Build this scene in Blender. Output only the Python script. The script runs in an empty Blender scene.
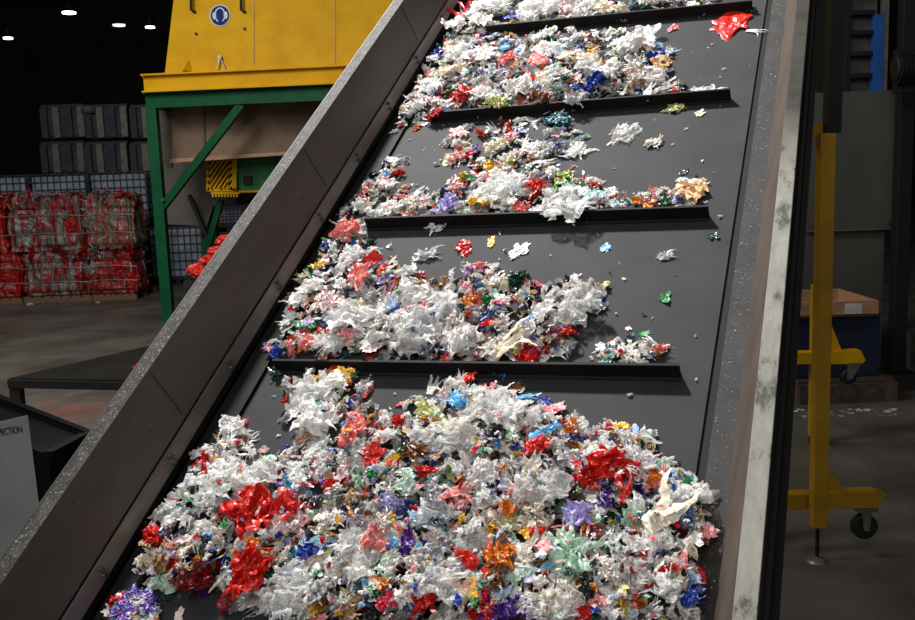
import bpy, bmesh, math, random
import numpy as np
from mathutils import Vector, Matrix, noise
C = bpy.context.scene.collection
R = math.radians
random.seed(7)

# ---------------------------------------------------------------- camera maths (used to build things where they stand)
FPX = 950.56; H = 2.3; S = 1.4
WM = Matrix(((0.999353885510038, -0.03594176135842383, 0), (-0.005261158377584962, -0.1462855149053772, 0.9892284207105023),
             (-0.03555461182513028, -0.9885892658657193, -0.14638009320463868)))
BX = Matrix(((0.9248291100021472, 0.3118236306393722, -0.21784660101060413), (-0.3803828633124884, 0.7581402919173248, -0.5296528855695336),
             (0, 0.5727035131185718, 0.8197625774873833)))
BO = Vector((-0.447163425830128, 2.16894737899738, -0.4528704571798609)) * S + Vector((0, 0, H))
def ray(x, y): return WM @ Vector((x - 457.5, y - 310, FPX))
def gr(x, y, z=0.0):
    d = ray(x, y); return Vector((0, 0, H)) + d * ((z - H) / d.z)
def at(x, y, Y):
    d = ray(x, y); return Vector((0, 0, H)) + d * (Y / d.y)
CB = BX.transposed() @ (Vector((0, 0, H)) - BO) / S            # camera in belt units
def belt(x, y, n=0.0):
    d = BX.transposed() @ ray(x, y); p = CB + d * ((n - CB.z) / d.z); return p.x, p.y
def pix(p):
    c = WM.transposed() @ (p - Vector((0, 0, H))); return 457.5 + FPX * c.x / c.z, 310 + FPX * c.y / c.z

cam = bpy.data.cameras.new('camera'); co = bpy.data.objects.new('camera', cam); C.objects.link(co)
right = WM @ Vector((1, 0, 0)); up = WM @ Vector((0, -1, 0)); back = WM @ Vector((0, 0, -1))
co.matrix_world = Matrix.Translation((0, 0, H)) @ Matrix((right, up, back)).transposed().to_4x4()
cam.sensor_width = 36; cam.lens = FPX / 915 * 36; cam.clip_end = 300
bpy.context.scene.camera = co

# ---------------------------------------------------------------- materials
def srgb(r, g, b):
    f = lambda c: (c / 255 / 12.92) if c / 255 <= .04045 else ((c / 255 + .055) / 1.055) ** 2.4
    return (f(r), f(g), f(b), 1)
def nodes(name):
    m = bpy.data.materials.new(name); m.use_nodes = True; nt = m.node_tree
    return m, nt, nt.nodes['Principled BSDF']
def ramp(nt, fac, stops):
    r = nt.nodes.new('ShaderNodeValToRGB'); nt.links.new(fac, r.inputs[0]); e = r.color_ramp.elements
    while len(e) < len(stops): e.new(.5)
    for k, (p, c) in enumerate(stops): e[k].position = p; e[k].color = c
    return r.outputs[0]
def noise_fac(nt, scale, detail=4, rough=.6, mapscale=None, coord='Object', dist=0):
    tc = nt.nodes.new('ShaderNodeTexCoord'); n = nt.nodes.new('ShaderNodeTexNoise')
    n.inputs['Scale'].default_value = scale; n.inputs['Detail'].default_value = detail; n.inputs['Roughness'].default_value = rough
    n.inputs['Distortion'].default_value = dist
    src = tc.outputs[coord]
    if mapscale:
        mp = nt.nodes.new('ShaderNodeMapping'); mp.inputs['Scale'].default_value = mapscale; nt.links.new(src, mp.inputs[0]); src = mp.outputs[0]
    nt.links.new(src, n.inputs[0]); return n.outputs[0]
def mixc(nt, fac, a, b):
    m = nt.nodes.new('ShaderNodeMix'); m.data_type = 'RGBA'
    if isinstance(fac, float): m.inputs[0].default_value = fac
    else: nt.links.new(fac, m.inputs[0])
    for i, v in ((6, a), (7, b)):
        if isinstance(v, (tuple, list)): m.inputs[i].default_value = v
        else: nt.links.new(v, m.inputs[i])
    return m.outputs[2]
def bump(nt, bs, fac, st=.3, d=.01):
    b = nt.nodes.new('ShaderNodeBump'); b.inputs['Strength'].default_value = st; b.inputs['Distance'].default_value = d
    nt.links.new(fac, b.inputs['Height']); nt.links.new(b.outputs[0], bs.inputs['Normal'])
def surf(name, c1, c2=None, scale=8, rough=.6, metal=0, specks=None, mapscale=None, bmp=.15, lo=.35, hi=.65, sscale=140, sthr=.72):
    m, nt, bs = nodes(name); c2 = c2 or tuple(x * .7 for x in c1[:3]) + (1,)
    n = noise_fac(nt, scale, mapscale=mapscale); col = ramp(nt, n, [(lo, c2), (hi, c1)])
    if specks:
        s = noise_fac(nt, sscale, 2); s2 = ramp(nt, s, [(sthr - .03, (0, 0, 0, 1)), (sthr, (1, 1, 1, 1))]); col = mixc(nt, s2, col, specks)
    nt.links.new(col, bs.inputs['Base Color']); bs.inputs['Roughness'].default_value = rough; bs.inputs['Metallic'].default_value = metal
    if bmp: bump(nt, bs, noise_fac(nt, scale * 6), bmp, .004)
    return m
def emit(name, c, s):
    m, nt, bs = nodes(name); n = noise_fac(nt, 3)
    nt.links.new(ramp(nt, n, [(0, c), (1, c)]), bs.inputs['Emission Color']); bs.inputs['Emission Strength'].default_value = s
    bs.inputs['Base Color'].default_value = c; return m
def film_mat(name, c1, c2=None, c3=None, clear=0., scale=9, trans=.25, rough=.35):
    m, nt, bs = nodes(name); out = nt.nodes['Material Output']
    c2 = c2 or tuple(x * .75 for x in c1[:3]) + (1,)
    oi = nt.nodes.new('ShaderNodeObjectInfo'); tc = nt.nodes.new('ShaderNodeTexCoord'); ad = nt.nodes.new('ShaderNodeVectorMath'); ad.operation = 'ADD'
    mu = nt.nodes.new('ShaderNodeVectorMath'); mu.operation = 'SCALE'; mu.inputs[3].default_value = 30; nt.links.new(oi.outputs['Random'], mu.inputs[0])
    nt.links.new(tc.outputs['Object'], ad.inputs[0]); nt.links.new(mu.outputs[0], ad.inputs[1])
    n = nt.nodes.new('ShaderNodeTexNoise'); n.inputs['Scale'].default_value = scale; n.inputs['Detail'].default_value = 3; nt.links.new(ad.outputs[0], n.inputs[0])
    st = [(.42, c1), (.5, c2)] if not c3 else [(.4, c1), (.47, c2), (.56, c2), (.6, c3)]
    col = ramp(nt, n.outputs[0], st)
    nt.links.new(col, bs.inputs['Base Color']); bs.inputs['Roughness'].default_value = rough; bs.inputs['Specular IOR Level'].default_value = .45
    tl = nt.nodes.new('ShaderNodeBsdfTranslucent'); nt.links.new(col, tl.inputs[0])
    mx = nt.nodes.new('ShaderNodeMixShader'); mx.inputs[0].default_value = trans
    nt.links.new(bs.outputs[0], mx.inputs[1]); nt.links.new(tl.outputs[0], mx.inputs[2]); sh = mx.outputs[0]
    if clear:
        tr = nt.nodes.new('ShaderNodeBsdfTransparent'); m2 = nt.nodes.new('ShaderNodeMixShader')
        n2 = nt.nodes.new('ShaderNodeTexNoise'); n2.inputs['Scale'].default_value = scale * 2.5; nt.links.new(ad.outputs[0], n2.inputs[0])
        r2 = ramp(nt, n2.outputs[0], [(.35, (clear + .25,) * 3 + (1,)), (.65, (max(0, clear - .25),) * 3 + (1,))])
        nt.links.new(r2, m2.inputs[0]); nt.links.new(sh, m2.inputs[1]); nt.links.new(tr.outputs[0], m2.inputs[2]); sh = m2.outputs[0]
    nt.links.new(sh, out.inputs[0]); return m

WHT = srgb(236, 234, 232)
F = {}
def fm(k, *a, **kw): F[k] = film_mat('film_' + k.replace(' ', '_'), *a, **kw)
fm('white', srgb(250, 248, 245), srgb(238, 236, 234), trans=.4)
fm('cream', srgb(244, 236, 220), srgb(228, 216, 192), trans=.35)
fm('clear', srgb(244, 243, 241), srgb(226, 227, 226), clear=.42, trans=.4)
fm('milky', srgb(250, 249, 247), srgb(234, 235, 234), clear=.2, trans=.4)
fm('grey', srgb(205, 204, 204), srgb(160, 160, 162), clear=.2)
fm('silver', srgb(170, 172, 176), srgb(95, 96, 100), rough=.2)
fm('red', srgb(222, 38, 26), srgb(190, 22, 18))
fm('dark red', srgb(165, 22, 20), srgb(110, 12, 14), clear=.15)
fm('pale red', srgb(232, 95, 88), srgb(236, 150, 145), clear=.1)
fm('pink', srgb(238, 130, 140), srgb(242, 180, 185))
fm('red and white', srgb(214, 40, 34), WHT, srgb(236, 232, 230), scale=14)
fm('orange', srgb(232, 140, 36), srgb(205, 105, 24))
fm('yellow', srgb(240, 200, 60), srgb(222, 170, 36))
fm('yellow and pink', srgb(226, 190, 74), srgb(232, 208, 160), srgb(220, 100, 120), scale=16)
fm('brown', srgb(150, 96, 48), srgb(105, 62, 34))
fm('tan', srgb(190, 158, 122), srgb(160, 126, 92))
fm('olive', srgb(140, 146, 66), srgb(190, 190, 130))
fm('green', srgb(40, 160, 86), srgb(24, 120, 60))
fm('dark green', srgb(18, 78, 52), srgb(14, 48, 34), rough=.25)
fm('light green', srgb(172, 222, 190), srgb(215, 235, 222), clear=.15)
fm('yellow-green', srgb(176, 200, 70), srgb(120, 170, 60))
fm('teal', srgb(40, 120, 130), srgb(22, 84, 96))
fm('pale teal', srgb(130, 200, 205), srgb(190, 225, 225), clear=.15)
fm('blue', srgb(24, 72, 178), srgb(14, 44, 140))
fm('light blue', srgb(64, 156, 222), srgb(110, 186, 230))
fm('pale blue', srgb(196, 216, 240), srgb(160, 190, 226))
fm('navy', srgb(22, 32, 78), srgb(34, 60, 120))
fm('blue and white', srgb(36, 84, 180), WHT, srgb(200, 215, 236), scale=14)
fm('purple', srgb(92, 40, 150), srgb(66, 24, 110))
fm('lavender', srgb(160, 146, 214), srgb(190, 182, 226))
fm('purple and blue', srgb(110, 30, 120), srgb(50, 50, 160), srgb(210, 206, 226), scale=16)
fm('magenta', srgb(190, 30, 100), srgb(226, 60, 70))
fm('black', srgb(24, 23, 26), srgb(52, 50, 54), rough=.25)
fm('green and white', srgb(70, 160, 90), WHT, srgb(225, 235, 225), scale=15)
fm('brown and white', srgb(110, 80, 60), srgb(225, 215, 205), WHT, scale=14)

M = {}
M['belt'] = surf('belt_rubber', srgb(44, 44, 47), srgb(36, 36, 39), 5, .7, specks=srgb(95, 95, 95), sscale=230, sthr=.8, bmp=.05)
M['margin'] = surf('dusty_margin', srgb(54, 53, 53), srgb(44, 43, 43), 7, .7, specks=srgb(120, 120, 115), sscale=170, sthr=.7, bmp=.1)
M['cleat'] = surf('cleat_rubber', srgb(20, 19, 20), srgb(13, 13, 14), 9, .7, bmp=.05)
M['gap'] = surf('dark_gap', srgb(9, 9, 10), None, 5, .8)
M['wallsteel'] = surf('worn_side_steel', srgb(92, 85, 80), srgb(72, 66, 62), 3, .5, .2, specks=srgb(140, 132, 122), sscale=60, sthr=.76, mapscale=(1, .25, 1))
M['strip'] = surf('skirt_strip_steel', srgb(134, 126, 120), srgb(96, 90, 86), 6, .35, .4, mapscale=(1, .2, 1))
M['wallright'] = surf('dusty_inner_steel', srgb(84, 74, 66), srgb(68, 60, 53), 4, .6, .0, specks=srgb(130, 120, 110), sscale=120, sthr=.74)
M['flangeleft'] = surf('speckled_flange_steel', srgb(58, 56, 54), srgb(38, 37, 35), 34, .65, .1, specks=srgb(112, 110, 106), sscale=150, sthr=.64, lo=.42, hi=.58)
def flange_right():
    m, nt, bs = nodes('scuffed_flange_steel')
    a = ramp(nt, noise_fac(nt, 7, 6, .7, (2.5, 1, 1)), [(.38, srgb(66, 65, 60)), (.46, srgb(118, 117, 110)), (.7, srgb(138, 137, 129))])
    b = ramp(nt, noise_fac(nt, 12, 4), [(.4, srgb(34, 31, 27)), (.6, srgb(50, 46, 40))])
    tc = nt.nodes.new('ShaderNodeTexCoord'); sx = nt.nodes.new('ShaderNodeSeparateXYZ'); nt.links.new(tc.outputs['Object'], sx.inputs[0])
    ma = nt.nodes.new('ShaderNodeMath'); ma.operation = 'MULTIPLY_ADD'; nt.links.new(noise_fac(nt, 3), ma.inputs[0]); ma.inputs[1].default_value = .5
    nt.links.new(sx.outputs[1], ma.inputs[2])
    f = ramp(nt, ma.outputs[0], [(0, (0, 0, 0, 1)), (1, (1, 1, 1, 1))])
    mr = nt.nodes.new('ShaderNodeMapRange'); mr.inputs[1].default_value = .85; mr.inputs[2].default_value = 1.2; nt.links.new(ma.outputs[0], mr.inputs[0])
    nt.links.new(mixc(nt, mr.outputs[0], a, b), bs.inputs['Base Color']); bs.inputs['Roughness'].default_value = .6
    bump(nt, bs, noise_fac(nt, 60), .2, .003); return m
M['flangeright'] = flange_right()
M['black'] = surf('black_painted_steel', srgb(18, 17, 18), srgb(11, 11, 12), 4, .6)
M['bolt'] = surf('bolt_steel', srgb(120, 116, 112), None, 30, .35, .8)
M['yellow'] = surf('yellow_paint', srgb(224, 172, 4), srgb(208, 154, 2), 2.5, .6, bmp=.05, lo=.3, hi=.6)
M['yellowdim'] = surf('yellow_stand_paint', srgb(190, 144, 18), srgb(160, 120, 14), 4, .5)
M['green'] = surf('green_paint', srgb(4, 88, 52), srgb(3, 72, 42), 3, .5)
M['greenbody'] = surf('machine_green', srgb(22, 128, 60), srgb(16, 104, 48), 3, .45)
M['beige'] = surf('dusty_brown_panel', srgb(140, 116, 92), srgb(112, 92, 74), 2.2, .7)
M['greypanel'] = surf('grey_panel', srgb(104, 98, 92), srgb(84, 80, 76), 1.5, .7)
M['tote'] = surf('cloudy_plastic_tank', srgb(150, 160, 176), srgb(110, 118, 132), 3, .4)
M['cage'] = surf('cage_steel', srgb(54, 62, 76), None, 9, .5, .3)
M['crate'] = surf('grey_moulded_plastic', srgb(66, 68, 78), srgb(44, 46, 54), 2, .6)
M['wood'] = surf('pallet_wood', srgb(128, 100, 76), srgb(88, 66, 50), 12, .8, mapscale=(1, 6, 6))
M['lightwood'] = surf('tray_wood', srgb(190, 150, 118), srgb(160, 120, 92), 8, .7, mapscale=(1, 6, 6))
M['darkwood'] = surf('dark_plank', srgb(92, 74, 62), srgb(58, 46, 40), 10, .8)
M['wire'] = surf('baling_wire', srgb(170, 165, 160), None, 9, .4, .5)
M['cabinet'] = surf('dull_grey_cabinet', srgb(88, 88, 84), srgb(76, 76, 72), 2, .5)
M['blue'] = surf('blue_strip', srgb(36, 96, 176), srgb(28, 80, 150), 4, .5)
M['navybox'] = surf('navy_box', srgb(24, 32, 62), srgb(16, 22, 46), 3, .6)
M['steel'] = surf('grey_steel', srgb(140, 136, 128), srgb(110, 106, 100), 7, .4, .5)
M['rubber'] = surf('black_rubber', srgb(26, 26, 27), None, 9, .6)
M['tabletop'] = surf('dark_table_sheet', srgb(34, 33, 31), srgb(24, 23, 22), 3, .5)
M['paper'] = surf('grey_sign_sheet', srgb(128, 132, 132), srgb(112, 116, 118), 3, .6, bmp=.1)
M['void'] = surf('matt_black_and_dark_inside', srgb(7, 7, 8), None, 5, .9)
M['ink'] = surf('black_ink', srgb(22, 22, 24), None, 9, .6)
M['white'] = surf('white_paint', srgb(225, 225, 222), None, 9, .5)
M['signblue'] = surf('sign_blue', srgb(10, 48, 130), None, 9, .6)
M['redbag'] = surf('red_plastic_bag', srgb(236, 66, 48), srgb(200, 44, 34), 6, .35)
for k_ in ('belt', 'margin', 'flangeleft', 'wallright', 'flangeright', 'yellow', 'green', 'signblue', 'void', 'tabletop', 'cleat'):
    M[k_].node_tree.nodes['Principled BSDF'].inputs['Specular IOR Level'].default_value = .18
def floor_mat():
    m, nt, bs = nodes('grimy_concrete')
    a = ramp(nt, noise_fac(nt, .9, 8, .65), [(.36, srgb(74, 70, 66)), (.64, srgb(108, 103, 96))])
    tc = nt.nodes.new('ShaderNodeTexCoord'); p = gr(70, 412)
    mp = nt.nodes.new('ShaderNodeMapping'); mp.inputs['Location'].default_value = (-p.x, -p.y, 0); nt.links.new(tc.outputs['Object'], mp.inputs[0])
    ln = nt.nodes.new('ShaderNodeVectorMath'); ln.operation = 'LENGTH'; nt.links.new(mp.outputs[0], ln.inputs[0])
    ma = nt.nodes.new('ShaderNodeMath'); ma.operation = 'MULTIPLY_ADD'; nt.links.new(noise_fac(nt, 3.5, 5), ma.inputs[0]); ma.inputs[1].default_value = 2.2; nt.links.new(ln.outputs['Value'], ma.inputs[2])
    mr = nt.nodes.new('ShaderNodeMapRange'); mr.inputs[1].default_value = 1.9; mr.inputs[2].default_value = 1.0; mr.inputs[4].default_value = .6; nt.links.new(ma.outputs[0], mr.inputs[0])
    nt.links.new(mixc(nt, mr.outputs[0], a, srgb(140, 82, 66)), bs.inputs['Base Color'])
    nt.links.new(ramp(nt, noise_fac(nt, 1.3, 5), [(.4, (.35,) * 3 + (1,)), (.6, (.7,) * 3 + (1,))]), bs.inputs['Roughness'])
    bump(nt, bs, noise_fac(nt, 25), .2, .01); return m
M['floor'] = floor_mat()
M['hall'] = surf('dark_hall_cladding', srgb(30, 29, 30), srgb(22, 21, 22), .5, .8)

# ---------------------------------------------------------------- mesh helpers
class MB:
    def __init__(s): s.v = []; s.f = []; s.mi = []; s.cur = 0
    def add(s, vs, fs):
        b = len(s.v); s.v += [tuple(v) for v in vs]; s.f += [tuple(b + i for i in f) for f in fs]; s.mi += [s.cur] * len(fs); return s
    def hexa(s, p):   # 8 points: bottom 4 ccw, top 4 ccw
        return s.add(p, [(3, 2, 1, 0), (4, 5, 6, 7), (0, 1, 5, 4), (1, 2, 6, 5), (2, 3, 7, 6), (3, 0, 4, 7)])
    def box(s, a, b):
        x0, y0, z0 = a; x1, y1, z1 = b
        return s.hexa([(x0, y0, z0), (x1, y0, z0), (x1, y1, z0), (x0, y1, z0), (x0, y0, z1), (x1, y0, z1), (x1, y1, z1), (x0, y1, z1)])
    def bar(s, a, b, w, h=None, upv=(0, 0, 1)):
        a = Vector(a); b = Vector(b); h = h or w; d = (b - a).normalized(); u = Vector(upv)
        if abs(d.dot(u)) > .95: u = Vector((0, 1, 0))
        sd = d.cross(u).normalized() * (w / 2); t = sd.cross(d).normalized() * (h / 2)
        return s.hexa([a - sd - t, a + sd - t, b + sd - t, b - sd - t, a - sd + t, a + sd + t, b + sd + t, b - sd + t])
    def tube(s, pts, r, n=10, cap=True):
        pts = [Vector(p) for p in pts]; rs = r if isinstance(r, (list, tuple)) else [r] * len(pts); vs = []; fs = []
        for i, p in enumerate(pts):
            d = (pts[min(i + 1, len(pts) - 1)] - pts[max(i - 1, 0)]).normalized(); u = Vector((0, 0, 1)) if abs(d.z) < .9 else Vector((0, 1, 0))
            a = d.cross(u).normalized(); b = a.cross(d)
            for k in range(n): t = 2 * math.pi * k / n; vs.append(p + (a * math.cos(t) + b * math.sin(t)) * rs[i])
        for i in range(len(pts) - 1):
            for k in range(n): fs.append((i * n + k, i * n + (k + 1) % n, (i + 1) * n + (k + 1) % n, (i + 1) * n + k))
        if cap: fs.append(tuple(range(n))[::-1]); fs.append(tuple((len(pts) - 1) * n + k for k in range(n)))
        return s.add(vs, fs)
    def prism(s, poly, off):
        off = Vector(off); poly = [Vector(p) for p in poly]; n = len(poly)
        return s.add(poly + [p + off for p in poly], [tuple(range(n))[::-1], tuple(range(n, 2 * n))] + [(i, (i + 1) % n, n + (i + 1) % n, n + i) for i in range(n)])
    def build(s, name, mats, parent=None, smooth=False, bev=0, loc=None):
        me = bpy.data.meshes.new(name); me.from_pydata(s.v, [], s.f)
        mats = mats if isinstance(mats, (list, tuple)) else [mats]
        for m in mats: me.materials.append(m)
        me.polygons.foreach_set('material_index', s.mi)
        if smooth: me.polygons.foreach_set('use_smooth', [True] * len(s.f))
        me.update(); bm = bmesh.new(); bm.from_mesh(me); bmesh.ops.recalc_face_normals(bm, faces=bm.faces); bm.to_mesh(me); bm.free()
        o = bpy.data.objects.new(name, me); C.objects.link(o)
        if parent: o.parent = parent
        if loc is not None: o.location = loc
        if bev:
            b = o.modifiers.new('bevel', 'BEVEL'); b.width = bev; b.segments = 2; b.limit_method = 'ANGLE'
        return o
def tag(o, label=None, cat=None, group=None, kind=None):
    for k, v in (('label', label), ('category', cat), ('group', group), ('kind', kind)):
        if v: o[k] = v
    return o
def empty(name, loc=(0, 0, 0), rz=0, **kw):
    o = bpy.data.objects.new(name, None); C.objects.link(o); o.location = loc; o.rotation_euler.z = rz; o.empty_display_size = .1
    return tag(o, **kw)
def copy_tree(o, parent=None):
    c = o.copy(); C.objects.link(c); c.parent = parent
    for ch in [x for x in bpy.data.objects if x.parent == o]: copy_tree(ch, c)
    return c

# ---------------------------------------------------------------- conveyor
conv = bpy.data.objects.new('inclined_conveyor', None); C.objects.link(conv)
conv.matrix_world = Matrix.Translation(BO) @ BX.to_4x4()
tag(conv, 'large inclined belt conveyor with dark cleated belt and steel side walls', 'conveyor')
V0, V1 = -.95 * S, 2.7 * S
CR, CL, FL, HW, WR, WL = .0574, .0712, .0492, .1964, .033, .0346
def cbox(mb, u0, u1, n0, n1, v0=V0, v1=V1): return mb.box((u0 * S, v0, n0 * S), (u1 * S, v1, n1 * S))
def sheet(mb, prof, v0=V0, v1=V1, th=.004):      # open profile (u,n) extruded along v, thickness downwards
    for (a, b) in zip(prof, prof[1:]):
        d = Vector((b[0] - a[0], b[1] - a[1])).normalized(); nn = Vector((d.y, -d.x)) * th
        p = [(a[0] * S, a[1] * S), (b[0] * S, b[1] * S), (b[0] * S + nn.x, b[1] * S + nn.y), (a[0] * S + nn.x, a[1] * S + nn.y)]
        mb.hexa([(x, v0, n) for x, n in p] + [(x, v1, n) for x, n in p])
b = MB(); cbox(b, .004, .998, -.012, 0); bo = b.build('belt', M['belt'], conv)
def cleat(x0, x1):
    (ua, va), (ub, vb) = x0, x1; m = MB(); hc = .0353 * S; t = .009
    A = Vector((ua * S, va * S, 0)); B_ = Vector((ub * S, vb * S, 0)); d = (B_ - A).normalized(); q = Vector((-d.y, d.x, 0))
    pr = [(-.014, 0), (-.014, .003), (-.005, .006), (-.001, hc), (t - .001, hc), (t + .004, .006), (.02, 0)]
    m.prism([A + q * a + Vector((0, 0, c)) for a, c in pr], B_ - A)
    return m.build('cleat', M['cleat'], conv)
hcn = .0353
tops = [((272, 360.5), (679, 365.5)), ((364, 218.5), (708, 206.5)), ((438, 112), (730, 89)), ((486, 26), (752, .5))]
for a, c in tops: cleat(belt(*a, hcn), belt(*c, hcn))
cleat((.035, -.50), (.93, -.47)); cleat((.02, 2.10), (.94, 2.06)); cleat((.02, 2.6), (.94, 2.57))
mb = MB(); cbox(mb, .998, 1.016, -.03, -.0055); cbox(mb, -.012, .004, -.03, -.008); mb.build('belt_gap_channel', M['cleat'], conv)
mb = MB(); cbox(mb, 1.016, 1 + CR + .002, -.014, .0015); mb.build('belt_margin_strip', M['margin'], conv)
mb = MB(); cbox(mb, -CL, -.012, -.014, .0008); mb.build('belt_margin_strip', M['cleat'], conv)  # left margin coloured near-black: the side wall's shadow is painted in
# left side: skirt strip, flared plate behind it, flange
mb = MB(); p0 = (-CL, .027); p1 = (-CL - .008, .060); sheet(mb, [p0, p1], th=-.008); st = mb.build('skirt_strip', M['strip'], conv)
mb = MB(); k = .065
sheet(mb, [(-CL - .0135, k), (-CL - FL, HW)], th=-.006); mb.build('side_wall', M['wallsteel'], conv)
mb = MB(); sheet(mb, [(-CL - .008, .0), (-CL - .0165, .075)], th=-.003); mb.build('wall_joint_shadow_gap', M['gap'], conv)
mb = MB(); cbox(mb, -CL - FL - WL, -CL - FL, HW - .008, HW); mb.build('top_flange', M['flangeleft'], conv, bev=.002)
mb = MB(); sheet(mb, [(-CL - FL - WL, HW), (-CL - FL - WL, -.07), (-CL - FL - WL + .05, -.07)], th=.006); mb.build('outer_web', M['black'], conv)
for v in np.arange(-.85, 2.6, .275):   # pairs of bolts on the strip
    for dn in (.009, .024):
        a = (p0[0] + (p1[0] - p0[0]) * dn / .033, p0[1] + dn)
        mb = MB(); mb.tube([(a[0] * S - .002, v * S + dn * .4, a[1] * S), (a[0] * S + .012, v * S + dn * .4, a[1] * S + .001)], .0075, 8); mb.build('bolt', M['bolt'], conv)
for v in (-.2, .62, 1.42):             # butt seams in the side wall
    mb = MB(); mb.bar(((-CL - .018) * S + .0085, v * S, .078 * S), ((-CL - FL) * S + .0085, v * S + .02, HW * S - .004), .0018, .002); mb.build('wall_seam', M['gap'], conv)
# right side
mb = MB(); sheet(mb, [(1 + CR, -.004), (1 + CR + FL, HW)], th=.006); mb.build('side_wall', M['wallright'], conv)
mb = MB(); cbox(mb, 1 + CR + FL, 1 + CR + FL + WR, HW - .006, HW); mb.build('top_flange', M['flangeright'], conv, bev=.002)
uo = 1 + CR + FL + WR
mb = MB(); cbox(mb, uo - .006, uo + .001, -.06, HW - .006); cbox(mb, uo, uo + .014, -.06, -.052); cbox(mb, uo, uo + .008, .10, .106); mb.build('outer_web', M['black'], conv)
mb = MB(); cbox(mb, .0, 1.0, -.13, -.125); mb.build('return_belt', M['belt'], conv)
for v in (-.7, .1, .9, 1.7, 2.5):
    mb = MB(); mb.box((-.15 * S, v * S, -.17 * S), ((uo - .05) * S, v * S + .08, -.13 * S)); mb.build('cross_member', M['black'], conv)
BI = conv.matrix_world.inverted()
for v in (-.7, 2.5):
    for u in (.1, .72):
        top = conv.matrix_world @ Vector((u * S, v * S + .04, -.15 * S)); m = MB()
        if top.z > .2:
            q = [BI @ Vector((top.x, top.y, z)) for z in (top.z, 0)]
            m.bar(q[0], q[1], .09, .09, (1, 0, 0)); m.build('leg', M['black'], conv)

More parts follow.
